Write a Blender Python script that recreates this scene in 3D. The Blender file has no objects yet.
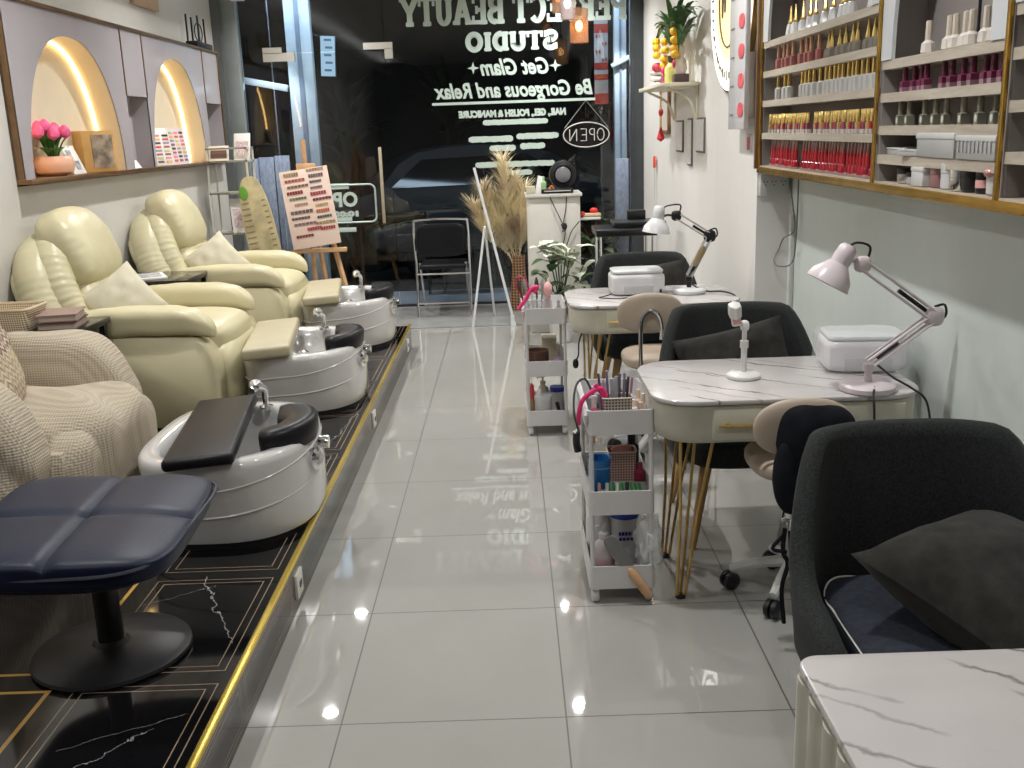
import bpy, bmesh, math, random
from math import sin, cos, pi, radians as rad
from mathutils import Vector, Matrix, Euler, noise
random.seed(7)
C = bpy.context.scene
COL = C.collection

# ------------------------------------------------------------------ mesh builder
def rr(w, d, r, k=6, cx=0, cy=0):
    """rounded rectangle outline, counter-clockwise"""
    r = min(r, w/2-1e-4, d/2-1e-4); o = []
    for (sx, sy, a0) in ((1, 1, 0), (-1, 1, 90), (-1, -1, 180), (1, -1, 270)):
        for i in range(k+1):
            a = rad(a0+90*i/k)
            o.append((cx+sx*(w/2-r)+r*cos(a), cy+sy*(d/2-r)+r*sin(a)))
    return o
def sup(a, b, n=3.0, k=40, cx=0, cy=0):
    o = []
    for i in range(k):
        t = 2*pi*i/k; c, s = cos(t), sin(t)
        o.append((cx+a*math.copysign(abs(c)**(2/n), c), cy+b*math.copysign(abs(s)**(2/n), s)))
    return o
def catmull(pts, n=6):
    P = [Vector(p) for p in pts]
    if len(P) < 3: return P
    out = []
    for i in range(len(P)-1):
        p0 = P[i-1] if i else P[0]*2-P[1]; p1, p2 = P[i], P[i+1]
        p3 = P[i+2] if i+2 < len(P) else P[-1]*2-P[-2]
        for j in range(n):
            t = j/n
            out.append(.5*((2*p1)+(-p0+p2)*t+(2*p0-5*p1+4*p2-p3)*t*t+(-p0+3*p1-3*p2+p3)*t**3))
    out.append(P[-1]); return out
class M:
    def __init__(s): s.b = bmesh.new(); s.T = Matrix.Identity(4)
    def at(s, loc=(0, 0, 0), rot=(0, 0, 0)):
        s.T = Matrix.Translation(loc) @ Euler([rad(a) for a in rot]).to_matrix().to_4x4(); return s
    def v(s, p): return s.b.verts.new(s.T @ Vector(p))
    def f(s, vs):
        try: return s.b.faces.new(vs)
        except ValueError: return None
    def loft(s, rings, cap0=True, cap1=True, closed=True, loop=False):
        R = [[s.v(p) for p in r] for r in rings]; n = len(R[0])
        m = len(R)
        for i in range(m if loop else m-1):
            A, B = R[i], R[(i+1) % m]
            for j in range(n if closed else n-1):
                s.f([A[j], A[(j+1) % n], B[(j+1) % n], B[j]])
        if cap0 and not loop: s.f(R[0][::-1])
        if cap1 and not loop: s.f(R[-1])
        return s
    def poly(s, pts): s.f([s.v(p) for p in pts]); return s
    def slab(s, out, z0, z1, bev=0.0):
        """prism of 2D outline (convex-ish) with bevelled edges"""
        cx = sum(p[0] for p in out)/len(out); cy = sum(p[1] for p in out)/len(out)
        def ins(b, z):
            r = []
            for x, y in out:
                dx, dy = x-cx, y-cy; L = math.hypot(dx, dy) or 1
                k = max(0, (L-b*1.2)/L); r.append((cx+dx*k, cy+dy*k, z))
            return r
        if bev > 0:
            R = [ins(bev, z0), ins(bev*.3, z0+bev*.3), ins(0, z0+bev), ins(0, z1-bev), ins(bev*.3, z1-bev*.3), ins(bev, z1)]
        else: R = [ins(0, z0), ins(0, z1)]
        return s.loft(R)
    def box(s, c, d, bev=0.0, k=2):
        x, y, z = d[0]/2, d[1]/2, d[2]/2
        if bev <= 0:
            V = [s.v((c[0]+a*x, c[1]+b*y, c[2]+e*z)) for e in (-1, 1) for (a, b) in ((-1, -1), (1, -1), (1, 1), (-1, 1))]
            for q in ((3, 2, 1, 0), (4, 5, 6, 7), (0, 1, 5, 4), (1, 2, 6, 5), (2, 3, 7, 6), (3, 0, 4, 7)): s.f([V[i] for i in q])
            return s
        bev = min(bev, x*.98, y*.98, z*.98); R = []
        for i in range(k+1):
            a = pi/2*i/k; e = bev*(1-sin(a)); R.append((e, -z+bev*(1-cos(a))))
        prof = R+[(e, -zz) for e, zz in R[::-1]]
        s.loft([[(c[0]+px, c[1]+py, c[2]+zz) for px, py in rr(2*x-2*e, 2*y-2*e, max(bev-e, 1e-4)+bev*.0, k)] for e, zz in prof]); return s
    def tube(s, pts, r, seg=8, smooth=0, closed=False):
        P = catmull(pts, smooth) if smooth else [Vector(p) for p in pts]
        n = len(P); rings = []; up = None
        for i, p in enumerate(P):
            if closed: t = (P[(i+1) % n]-P[i-1])
            else: t = (P[min(i+1, n-1)]-P[max(i-1, 0)])
            t = t.normalized() if t.length > 1e-9 else Vector((0, 0, 1))
            if up is None:
                up = Vector((0, 0, 1)) if abs(t.z) < .9 else Vector((1, 0, 0))
            a = t.cross(up)
            if a.length < 1e-4: a = t.cross(Vector((0, 1, 0.3)))
            a.normalize(); b = a.cross(t).normalized(); up = b
            rad_ = r(i/(n-1)) if callable(r) else r
            rings.append([p+a*cos(2*pi*k/seg)*rad_+b*sin(2*pi*k/seg)*rad_ for k in range(seg)])
        s.loft(rings, loop=closed); return s
    def lathe(s, prof, c=(0, 0, 0), seg=20, sq=1.0):
        s.loft([[(c[0]+r*cos(2*pi*k/seg), c[1]+r*sin(2*pi*k/seg)*sq, c[2]+z) for k in range(seg)] for r, z in prof]); return s
    def soft(s, c, d, n=4.0, k=8, fn=None):
        """puffy superquadric block, d = full size"""
        cache = {}
        def vert(p):
            key = tuple(round(q, 5) for q in p)
            if key not in cache:
                v = Vector(p); L = (abs(v.x)**n+abs(v.y)**n+abs(v.z)**n)**(1/n); v /= L
                q = Vector((v.x*d[0]/2, v.y*d[1]/2, v.z*d[2]/2))
                if fn: q = Vector(fn(v, q))
                cache[key] = s.v(q+Vector(c))
            return cache[key]
        g = [math.tan((-1+2*i/k)*pi/4) for i in range(k+1)]
        for ax in range(3):
            for sg in (-1, 1):
                for i in range(k):
                    for j in range(k):
                        q = []
                        for (a, b) in ((i, j), (i+1, j), (i+1, j+1), (i, j+1)):
                            p = [0, 0, 0]; p[ax] = sg; p[(ax+1) % 3] = g[a]; p[(ax+2) % 3] = g[b]; q.append(vert(p))
                        s.f(q if sg > 0 else q[::-1])
        return s
    def pillow(s, w, h, t, k=18, pin=.07, wr=.006, seed=0):
        """square scatter cushion in local XY, thickness along Z"""
        def P(u, v, sg):
            e = max(0, (1-u**2))**.45*max(0, (1-v**2))**.45
            x = u*w/2*(1-pin*(1-v*v)*abs(u)**2); y = v*h/2*(1-pin*(1-u*u)*abs(v)**2)
            nz = noise.noise(Vector((u*3+seed, v*3, sg*2)))*wr+noise.noise(Vector((u*8+seed, v*8, sg*2)))*wr*.4
            return (x, y, sg*(t/2*e)+nz*e*2)
        top = [[s.v(P(-1+2*i/k, -1+2*j/k, 1)) for j in range(k+1)] for i in range(k+1)]
        bot = [[top[i][j] if i in (0, k) or j in (0, k) else s.v(P(-1+2*i/k, -1+2*j/k, -1)) for j in range(k+1)] for i in range(k+1)]
        for i in range(k):
            for j in range(k):
                s.f([top[i][j], top[i+1][j], top[i+1][j+1], top[i][j+1]])
                s.f([bot[i][j+1], bot[i+1][j+1], bot[i+1][j], bot[i][j]])
        return s
    def leaf(s, base, tip, w, curl=.15, k=5, fold=.2):
        b, t = Vector(base), Vector(tip); d = t-b; L = d.length
        side = d.cross(Vector((0, 0, 1)))
        if side.length < 1e-4: side = Vector((1, 0, 0))
        side.normalize(); up = side.cross(d).normalized(); rows = []
        for i in range(k+1):
            q = i/k; c = b+d*q+up*(sin(q*pi)*curl*L); ww = w/2*sin(pi*min(1, q*.93+.05))**.8
            rows.append([s.v(c-side*ww+up*ww*fold), s.v(c), s.v(c+side*ww+up*ww*fold)])
        for i in range(k):
            for j in range(2): s.f([rows[i][j], rows[i][j+1], rows[i+1][j+1], rows[i+1][j]])
        return s
    def build(s, name, mat, parent=None, loc=None, flat=False, sharp=38, double=None):
        b = s.b
        bmesh.ops.remove_doubles(b, verts=b.verts, dist=1e-6)
        bmesh.ops.recalc_face_normals(b, faces=b.faces)
        for e in b.edges:
            if len(e.link_faces) == 2 and e.calc_face_angle(0) > rad(sharp): e.smooth = False
        for f in b.faces: f.smooth = not flat
        me = bpy.data.meshes.new(name); b.to_mesh(me); b.free()
        o = bpy.data.objects.new(name, me); COL.objects.link(o)
        me.materials.append(mat)
        if parent: o.parent = parent
        if loc: o.location = loc
        return o

def tag(o, label=None, cat=None, group=None, kind=None):
    if label: o['label'] = label
    if cat: o['category'] = cat
    if group: o['group'] = group
    if kind: o['kind'] = kind
    return o
def thing(name, label, cat, loc=(0, 0, 0), rz=0, group=None):
    o = bpy.data.objects.new(name, None); COL.objects.link(o)
    o.location = loc; o.rotation_euler = (0, 0, rad(rz)); o.empty_display_size = .1
    return tag(o, label, cat, group)
def struct(name, m, mat, **k): return tag(m.build(name, mat, **k), kind='structure')
def dup(root, loc=None, rz=None, label=None, group=None, remap=None):
    def cp(o, par):
        c = o.copy(); COL.objects.link(c)
        if par: c.parent = par
        for ch in [x for x in KIDS.get(o.name, [])]: KIDS.setdefault(c.name, []).append(cp(ch, c))
        return c
    if not KIDS.get('_ok'): pass
    buildkids()
    c = cp(root, None)
    if loc is not None: c.location = loc
    if rz is not None: c.rotation_euler = (c.rotation_euler.x, c.rotation_euler.y, rad(rz))
    if label: c['label'] = label
    if group: c['group'] = group
    return c
KIDS = {}
def buildkids():
    KIDS.clear()
    for o in COL.objects:
        if o.parent: KIDS.setdefault(o.parent.name, []).append(o)
ORD = ['', 'first', 'second', 'third', 'fourth', 'fifth', 'sixth', 'seventh', 'eighth', 'ninth', 'tenth', 'eleventh', 'twelfth', 'thirteenth', 'fourteenth', 'fifteenth', 'sixteenth', 'seventeenth', 'eighteenth', 'nineteenth', 'twentieth']
TENS = {20: 'twenty', 30: 'thirty', 40: 'forty'}
def ordw(n):
    if n <= 20: return ORD[n]
    if n % 10 == 0: return {30: 'thirtieth', 40: 'fortieth'}[n]
    return TENS[n//10*10]+'-'+ORD[n % 10]

# ------------------------------------------------------------------ materials
class NT:
    def __init__(s, name):
        s.m = bpy.data.materials.new(name); s.m.use_nodes = True
        s.t = s.m.node_tree; s.p = s.t.nodes['Principled BSDF']; s.out = s.t.nodes['Material Output']
    def n(s, typ, **k):
        x = s.t.nodes.new(typ)
        for a, b in k.items(): setattr(x, a, b)
        return x
    def put(s, sock, v):
        if hasattr(v, 'links') or isinstance(v, bpy.types.NodeSocket): s.t.links.new(v, sock)
        else: sock.default_value = v
    def ma(s, op, a, b=0, c=None, clamp=False):
        x = s.n('ShaderNodeMath', operation=op, use_clamp=clamp); s.put(x.inputs[0], a); s.put(x.inputs[1], b)
        if c is not None: s.put(x.inputs[2], c)
        return x.outputs[0]
    def mix(s, f, a, b):
        x = s.n('ShaderNodeMix', data_type='RGBA'); s.put(x.inputs[0], f); s.put(x.inputs[6], a); s.put(x.inputs[7], b)
        return x.outputs[2]
    def co(s, which='Object', scale=(1, 1, 1), rot=(0, 0, 0)):
        if which == 'World': src = s.n('ShaderNodeNewGeometry').outputs['Position']
        else: src = s.n('ShaderNodeTexCoord').outputs[which]
        mp = s.n('ShaderNodeMapping'); s.t.links.new(src, mp.inputs[0]); mp.inputs['Scale'].default_value = scale
        mp.inputs['Rotation'].default_value = [rad(a) for a in rot]; return mp.outputs[0]
    def noise(s, co, sc, det=4, ro=.5, dist=0):
        x = s.n('ShaderNodeTexNoise'); s.t.links.new(co, x.inputs['Vector']); x.inputs['Scale'].default_value = sc
        x.inputs['Detail'].default_value = det; x.inputs['Roughness'].default_value = ro; x.inputs['Distortion'].default_value = dist
        return x.outputs['Fac']
    def ramp(s, f, stops):
        x = s.n('ShaderNodeValToRGB'); s.t.links.new(f, x.inputs[0]); r = x.color_ramp
        while len(r.elements) < len(stops): r.elements.new(.5)
        for e, (p, c) in zip(r.elements, stops): e.position = p; e.color = c if len(c) == 4 else (*c, 1)
        return x.outputs[0]
    def bump(s, h, st=.3, d=.002):
        x = s.n('ShaderNodeBump'); s.put(x.inputs['Height'], h); x.inputs['Strength'].default_value = st; x.inputs['Distance'].default_value = d
        s.t.links.new(x.outputs[0], s.p.inputs['Normal'])
    def sep(s, co):
        x = s.n('ShaderNodeSeparateXYZ'); s.t.links.new(co, x.inputs[0]); return x.outputs
    def col(s, c): s.put(s.p.inputs['Base Color'], c)
def c4(c): return (*c, 1) if len(c) == 3 else c
MATS = {}
def mat(name, c, ro=.5, me=0, var=.06, ns=6, bump=0, bs=60, coat=0, em=None, es=0, tr=0, ior=1.45, alpha=1, sheen=0, spec=.5):
    if name in MATS: return MATS[name]
    t = NT(name); p = t.p; co = t.co('Object')
    f = t.noise(co, ns, 3)
    lo = tuple(max(0, x*(1-var)) for x in c[:3]); hi = tuple(min(1, x*(1+var)) for x in c[:3])
    t.col(t.ramp(f, [(.3, lo), (.7, hi)]))
    p.inputs['Roughness'].default_value = ro; p.inputs['Metallic'].default_value = me
    p.inputs['Coat Weight'].default_value = coat; p.inputs['Coat Roughness'].default_value = .08
    p.inputs['Transmission Weight'].default_value = tr; p.inputs['IOR'].default_value = ior; p.inputs['Alpha'].default_value = alpha
    p.inputs['Sheen Weight'].default_value = sheen; p.inputs['Specular IOR Level'].default_value = spec
    if em: p.inputs['Emission Color'].default_value = c4(em); p.inputs['Emission Strength'].default_value = es
    if bump: t.bump(t.noise(co, bs, 3), bump)
    MATS[name] = t.m; return t.m
W = lambda n, **k: mat(n, **k)
white = mat('white_plastic', (.62, .62, .62), .35)
whitegloss = mat('white_acrylic', (.55, .54, .525), .12, coat=.6, var=.02)
greyplas = mat('grey_plastic', (.50, .50, .50), .4)
blackp = mat('black_plastic', (.012, .012, .013), .35)
blackm = mat('black_metal', (.015, .015, .016), .3, me=.3)
chrome = mat('chrome', (.75, .75, .76), .12, me=1, var=.03)
gold = mat('brushed_gold', (.55, .36, .12), .28, me=1, var=.15, ns=20)
goldcap = mat('gold_cap', (.75, .55, .2), .25, me=.9, var=.1)
brass = mat('bright_gold_trim', (.75, .55, .10), .25, me=.75, var=.08)
blackleath = mat('black_leather', (.008, .008, .010), .36, spec=.3, bump=.15, bs=120)
navy = mat('navy_leather', (.006, .011, .032), .42, spec=.35, bump=.25, bs=90)
cream = mat('cream_leather', (.58, .53, .34), .38, var=.05, ns=3, bump=.1, bs=70)
tan = mat('tan_leather', (.46, .41, .27), .45, bump=.1, bs=80)
beige = mat('beige_leather', (.44, .36, .28), .5, bump=.1, bs=80)
greyfab = mat('charcoal_fabric', (.026, .029, .028), .9, var=.35, ns=180, bump=.5, bs=300, sheen=.05, spec=.15)
cushfab = mat('dark_velour', (.024, .023, .020), .9, var=.35, ns=25, bump=.3, bs=200, sheen=.08, spec=.2)
navyfab = mat('seat_navy_fabric', (.026, .031, .042), .85, var=.2, ns=60, spec=.2, bump=.3, bs=200)
blackcloth = mat('black_cloth', (.008, .009, .013), .9, var=.3, ns=20, bump=.3, bs=30, spec=.2)
velvet = mat('cream_velvet', (.50, .48, .385), .65, var=.08, ns=14, sheen=.3, bump=.2, bs=25)
ecru = mat('cream_cushion', (.54, .50, .37), .6, var=.05, bump=.15, bs=60)
wood = mat('leg_wood', (.42, .24, .10), .45, var=.2, ns=12)
pine = mat('pine_wood', (.55, .33, .17), .5, var=.2, ns=12)
glassy = mat('clear_plastic', (.9, .9, .92), .08, tr=.0, alpha=.35, var=.02)
bottleglass = mat('bottle_glass', (.9, .9, .92), .05, alpha=.55, var=.02)
pink = mat('hot_pink', (.75, .04, .18), .35)
palepink = mat('pale_pink', (.80, .42, .42), .5)
blue = mat('blue_plastic', (.02, .16, .45), .35)
leafg = mat('leaf_green', (.035, .09, .03), .45, var=.4, ns=25)
leafw = mat('variegated_leaf', (.60, .64, .50), .5, var=.5, ns=30)
paper = mat('white_paper', (.78, .77, .75), .6)
cloud = mat('skirting_white', (.6, .6, .58), .4)
silverm = mat('silver_metal', (.55, .55, .55), .3, me=.9)

def m_wall(name, c, var=.03, bumpy=.05, ro=.55):
    t = NT(name); co = t.co('World'); f = t.noise(co, 1.6, 6, .6); g = t.noise(t.co('World', (1, 1, .25)), 9, 4)
    fac = t.ma('ADD', t.ma('MULTIPLY', f, .6), t.ma('MULTIPLY', g, .4))
    t.col(t.ramp(fac, [(.3, tuple(x*(1-var) for x in c)), (.7, tuple(min(1, x*(1+var)) for x in c))]))
    t.p.inputs['Roughness'].default_value = ro; t.bump(f, bumpy, .01); return t.m
def m_floor():
    t = NT('porcelain_floor_tile'); co = t.co('World'); s = t.sep(co)
    def line(v, off, pitch, w):
        a = t.ma('DIVIDE', t.ma('SUBTRACT', v, off), pitch); fr = t.ma('FRACT', t.ma('ADD', a, 100.5))
        return t.ma('LESS_THAN', t.ma('ABSOLUTE', t.ma('SUBTRACT', fr, .5)), w/pitch/2)
    g = t.ma('MAXIMUM', line(s[0], .108, .605, .0045), line(s[1], 2.384, .6375, .0045))
    f = t.noise(co, 1.3, 5, .6)
    base = t.ramp(f, [(.3, (.350, .342, .318)), (.7, (.390, .382, .358))])
    t.col(t.mix(g, base, (.07, .065, .06, 1)))
    t.put(t.p.inputs['Roughness'], t.ma('ADD', t.ma('MULTIPLY', g, .5), t.ma('MULTIPLY', t.noise(co, 3, 3), .05)))
    t.p.inputs['IOR'].default_value = 1.55
    t.p.inputs['Specular IOR Level'].default_value = .9
    t.bump(t.noise(co, 2.2, 2), .02, .02)
    return t.m
def rectlines(t, u, v, u0, u1, pv, ov, ins, w):
    """rectangular outline repeating in v with pitch pv; u fixed range"""
    fr = t.ma('MULTIPLY', t.ma('FRACT', t.ma('ADD', t.ma('DIVIDE', t.ma('SUBTRACT', v, ov), pv), 50)), pv)
    dv = t.ma('MINIMUM', fr, t.ma('SUBTRACT', pv, fr))
    du = t.ma('MINIMUM', t.ma('SUBTRACT', u, u0), t.ma('SUBTRACT', u1, u))
    d = t.ma('MINIMUM', du, dv)
    return t.ma('LESS_THAN', t.ma('ABSOLUTE', t.ma('SUBTRACT', d, ins)), w/2), d
def m_plat(riser=False):
    t = NT('black_marble_riser' if riser else 'black_marble_platform_tile'); co = t.co('World'); s = t.sep(co)
    if riser:
        a, d = rectlines(t, s[2], s[1], 0, .165, .6375, 2.384, .02, .0022); b, _ = rectlines(t, s[2], s[1], 0, .165, .6375, 2.384, .035, .0022)
        thin = t.ma('MAXIMUM', a, b); thick = 0.0; base = (.035, .032, .03, 1)
        seam = t.ma('LESS_THAN', d, .0015)
    else:
        a, d = rectlines(t, s[0], s[1], -1.20, -.765, .6375, 2.37, .033, .003); b, _ = rectlines(t, s[0], s[1], -1.20, -.765, .6375, 2.37, .058, .003)
        thin = t.ma('MAXIMUM', a, b); seam = t.ma('LESS_THAN', t.ma('ABSOLUTE', d), .0012)
        th1, _ = rectlines(t, s[0], s[1], -1.83, -1.19, .6375, 2.37, .045, .012)
        th2, _ = rectlines(t, s[0], s[1], -2.47, -1.83, .6375, 2.37, .045, .012)
        thick = t.ma('MAXIMUM', th1, th2); base = (.006, .006, .007, 1)
    vein = 0.0
    nn = t.noise(t.co('World', (14, 14, 1)), 1.0, 6, .65); nf = t.ma('MULTIPLY', t.ma('SUBTRACT', nn, .5), .11)
    for (xa, ya, xb, yb, w_) in ([] if riser else [(-1.03, 3.00, -.82, 2.55, .0045), (-1.16, 2.80, -.97, 2.93, .002), (-1.10, 2.06, -.84, 2.20, .003), (-1.0, 3.9, -.8, 4.2, .003), (-.86, 4.45, -.80, 4.95, .003), (-1.1, 1.9, -.9, 2.14, .0025), (-1.9, 2.2, -1.6, 2.6, .004)]):
        k_ = (xb-xa)/(yb-ya); d_ = t.ma('ABSOLUTE', t.ma('ADD', t.ma('SUBTRACT', t.ma('SUBTRACT', s[0], xa), t.ma('MULTIPLY', t.ma('SUBTRACT', s[1], ya), k_)), nf))
        on = t.ma('MULTIPLY', t.ma('LESS_THAN', d_, w_/2), t.ma('MULTIPLY', t.ma('GREATER_THAN', s[1], min(ya, yb)), t.ma('LESS_THAN', s[1], max(ya, yb))))
        vein = t.ma('MAXIMUM', vein, on)
    c = t.mix(t.ma('MULTIPLY', vein, .7), base, (.5, .5, .5, 1))
    c = t.mix(t.ma('MULTIPLY', thin, .8), c, (.42, .30, .20, 1))
    if not riser: c = t.mix(thick, c, (.62, .36, .08, 1))
    c = t.mix(seam, c, (.03, .03, .03, 1)); t.col(c)
    t.p.inputs['Roughness'].default_value = .07 if not riser else .12
    return t.m
def m_marble(name='white_marble_top'):
    t = NT(name); co = t.co('World', (1, 1, 1), (0, 0, 35)); st = t.co('World', (.75, 2.4, 1), (0, 0, 24))
    sp = t.sep(t.co('World')); nz = t.noise(t.co('World'), 5.0, 5, .6); fine = t.noise(t.co('World'), 26, 4, .6)
    vv = t.ma('ADD', t.ma('MULTIPLY', sp[0], .62), t.ma('MULTIPLY', sp[1], .78)); vv = t.ma('ADD', vv, t.ma('ADD', t.ma('MULTIPLY', nz, .09), t.ma('MULTIPLY', fine, .012)))
    v = 0.0
    for pit, off, wd, msc in ((.135, .03, .045, 4.2), (.21, .11, .03, 3.1)):
        fr = t.ma('ABSOLUTE', t.ma('SUBTRACT', t.ma('FRACT', t.ma('DIVIDE', t.ma('ADD', vv, off+10), pit)), .5))
        msk = t.ma('MULTIPLY', t.ma('SUBTRACT', t.noise(t.co('World', (1, 1, 1)), msc, 2), .47), 9, clamp=True)
        v = t.ma('MAXIMUM', v, t.ma('MULTIPLY', t.ma('SUBTRACT', 1, t.ma('DIVIDE', fr, wd), clamp=True), msk))
    v = t.ma('POWER', v, .7)
    n2 = t.noise(st, 1.1, 4, .5, .4); h = t.ma('SUBTRACT', 1, t.ma('MULTIPLY', t.ma('ABSOLUTE', t.ma('SUBTRACT', n2, .48)), 14), clamp=True)
    c = t.mix(t.ma('MULTIPLY', h, .22), (.56, .53, .52, 1), (.38, .36, .355, 1)); c = t.mix(t.ma('MULTIPLY', v, .85), c, (.12, .10, .095, 1))
    t.col(c); t.p.inputs['Roughness'].default_value = .18; return t.m
def m_wood(name, a, b, sc=(1, 1, 1), ro=.5, ns=5):
    t = NT(name); co = t.co('World', sc); n = t.noise(co, ns, 6, .6, .5); g = t.noise(co, ns*7, 3)
    f = t.ma('ADD', t.ma('MULTIPLY', n, .7), t.ma('MULTIPLY', g, .3)); t.col(t.ramp(f, [(.3, a), (.7, b)])); t.p.inputs['Roughness'].default_value = ro; return t.m
def m_waffle():
    t = NT('waffle_weave_throw'); co = t.co('Object'); s = t.sep(co)
    def st(v): return t.ma('SINE', t.ma('MULTIPLY', v, 2*pi/.0105))
    g = t.ma('ADD', t.ma('ADD', st(s[0]), st(s[1])), st(s[2]))
    t.col(t.mix(t.ma('MULTIPLY_ADD', g, .2, .5, clamp=True), (.36, .30, .22, 1), (.56, .49, .38, 1)))
    t.p.inputs['Roughness'].default_value = .9; t.bump(g, .35, .002); return t.m
def m_chevron():
    t = NT('chevron_knit'); co = t.co('Object'); s = t.sep(co)
    z = t.ma('PINGPONG', s[0], .02); v = t.ma('ADD', s[1], t.ma('MULTIPLY', z, 1.0))
    b = t.ma('SINE', t.ma('MULTIPLY', v, 2*pi/.028)); f = t.ma('MULTIPLY', t.ma('ADD', b, 1), .5)
    big = t.ma('FRACT', t.ma('MULTIPLY', v, 3.2))
    dark = t.ramp(big, [(0, (.16, .08, .06)), (.4, (.33, .22, .16)), (1, (.48, .38, .2))])
    t.col(t.mix(f, dark, (.60, .52, .40, 1))); t.p.inputs['Roughness'].default_value = .9; t.bump(b, .5, .003); return t.m
def m_glass(name, tint=(.82, .86, .86), refl=1.0):
    t = NT(name); tr = t.n('ShaderNodeBsdfTransparent'); tr.inputs[0].default_value = c4(tint)
    gl = t.n('ShaderNodeBsdfGlossy'); gl.inputs['Roughness'].default_value = .0; gl.inputs[0].default_value = (1, 1, 1, 1)
    fr = t.n('ShaderNodeFresnel'); fr.inputs[0].default_value = 1.5
    mx = t.n('ShaderNodeMixShader'); t.t.links.new(t.ma('MULTIPLY', fr.outputs[0], refl), mx.inputs[0]); t.t.links.new(tr.outputs[0], mx.inputs[1]); t.t.links.new(gl.outputs[0], mx.inputs[2])
    t.t.links.new(mx.outputs[0], t.out.inputs['Surface']); return t.m
def m_dots(name, a, b, pitch, thr, ax=(0, 2), ro=.5, alpha=False):
    t = NT(name); s = t.sep(t.co('Object'))
    u = t.ma('SINE', t.ma('MULTIPLY', t.ma('ADD', s[ax[0]], s[ax[1]]), 2*pi/pitch)); v = t.ma('SINE', t.ma('MULTIPLY', t.ma('SUBTRACT', s[ax[0]], s[ax[1]]), 2*pi/pitch))
    g = t.ma('GREATER_THAN', t.ma('MULTIPLY', u, v), thr); t.col(t.mix(g, c4(a), c4(b))); t.p.inputs['Roughness'].default_value = ro; return t.m
def emis(name, c, s):
    return mat(name, c, .5, em=c, es=s, var=0)

wallm = m_wall('painted_wall', (.60, .60, .57)); wallR = m_wall('right_wall_paint', (.78, .76, .73), .04, .1); wallN = m_wall('near_wall_paint', (.60, .65, .62), .05, .2); ceilm = m_wall('ceiling_paint', (.66, .65, .64))
wallL = m_wall('left_wall_paint', (.60, .58, .54)); panelm = m_wall('grey_gloss_panel', (.42, .39, .41), .03, 0, .12)
floorm = m_floor(); platm = m_plat(); riserm = m_plat(True); marble = m_marble()
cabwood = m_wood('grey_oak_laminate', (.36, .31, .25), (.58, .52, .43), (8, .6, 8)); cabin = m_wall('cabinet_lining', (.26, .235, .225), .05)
cabwhite = mat('cabinet_arch_white', (.62, .64, .66), .3)
ambergold = mat('gold_laminate', (.50, .30, .06), .25, me=.75, var=.2, ns=14)
waffle = m_waffle(); chev = m_chevron(); facade = m_glass('shopfront_glass', (.80, .84, .84)); leopard = m_dots('leopard_vase', (.34, .19, .09), (.03, .018, .012), .05, .15, (0, 2))
weave = m_dots('woven_rattan', (.32, .20, .10), (.75, .66, .50), .02, -.1, (0, 2))
lattice = m_dots('lattice_basket', (.66, .58, .48), (.12, .09, .08), .020, .12, (0, 2)); lattice2 = m_dots('lattice_basket_pink', (.60, .40, .34), (.22, .12, .1), .018, .12, (0, 2))

# ================================================================== SETTING
XL, XP, XR, XN, YG, ZC = -2.46, -2.40, 1.20, 1.36, 9.05, 2.78
struct('floor', M().box((-.1, 3.8, -.05), (5.6, 10.6, .1)), floorm)
struct('ceiling', M().box((-.5, 3.8, ZC+.05), (5.2, 10.6, .1)), ceilm)
m = M(); m.box((XL-.31, 3.8, ZC/2), (.2, 10.6, ZC))
m.box((XL-.105, 3.8, .67), (.21, 10.6, 1.34)); m.box((XL-.105, 3.8, 2.515), (.21, 10.6, .53)); m.box((XL-.105, 8.96, 1.79), (.21, .28, .92))
struct('wall_left', m, wallL)
struct('wall_left_pilaster', M().box((XL-.08, 1.79, ZC/2), (.20, 6.58, ZC)), wallL)
struct('wall_right', M().box((XR+.2, 7.0, ZC/2), (.4, 4.2, ZC)), wallR)
struct('wall_right_near', M().box((XN+.1, 1.7, ZC/2), (.2, 6.4, ZC)), wallN)
struct('wall_back', M().box((-.5, -1.55, ZC/2), (4.2, .1, ZC)), m_wall('back_wall_paint', (.36, .35, .34)))
# threshold band in front of the glass
struct('trim_1', M().box((-.6, 8.50, .004), (3.7, 1.05, .008)), mat('grey_stone', (.30, .30, .29), .22, var=.1))
# platform
struct('floor_platform', M().box((-1.61, 2.83, .081), (1.70, 8.86, .162)), platm)
struct('trim_2', M().box((-.757, 2.83, .079), (.012, 8.864, .158)), riserm)
m = M(); m.box((-.757, 2.83, .166), (.022, 8.90, .014), .004); struct('trim_3', m, brass)
# shopfront: posts, bottom channel, panes, door
frm = mat('shopfront_frame_grey', (.30, .33, .32), .3, me=.4); frmd = mat('shopfront_frame_dark', (.07, .08, .085), .3, me=.4)
struct('trim_4', M().box((-2.33, YG, ZC/2), (.14, .12, ZC), .01), frm)
struct('trim_5', M().box((1.145, YG, ZC/2), (.11, .14, ZC), .01), frmd)
struct('trim_6', M().box((-.6, YG, .012), (3.4, .05, .024), .004), mat('channel_dark', (.03, .03, .03), .3, me=.5))
struct('trim_7', M().box((-2.425, 8.98, ZC/2), (.07, .05, ZC)), mat('trunking_dark', (.12, .13, .13), .5))
def pane(name, x0, x1, z0, z1):
    return struct(name, M().box(((x0+x1)/2, YG, (z0+z1)/2), (x1-x0-.006, .012, z1-z0-.006)), facade)
pane('window_1', -2.26, -2.0, .02, ZC); pane('window_2', -1.02, 1.09, .02, ZC); pane('window_3', -2.0, -1.02, 2.24, ZC)
door = pane('door_1', -2.0, -1.02, .03, 2.24)
M().box((-1.11, YG-.05, 1.10), (.028, .022, .66), .005).build('door_handle', mat('handle_wood', (.42, .36, .25), .4), door)
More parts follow.
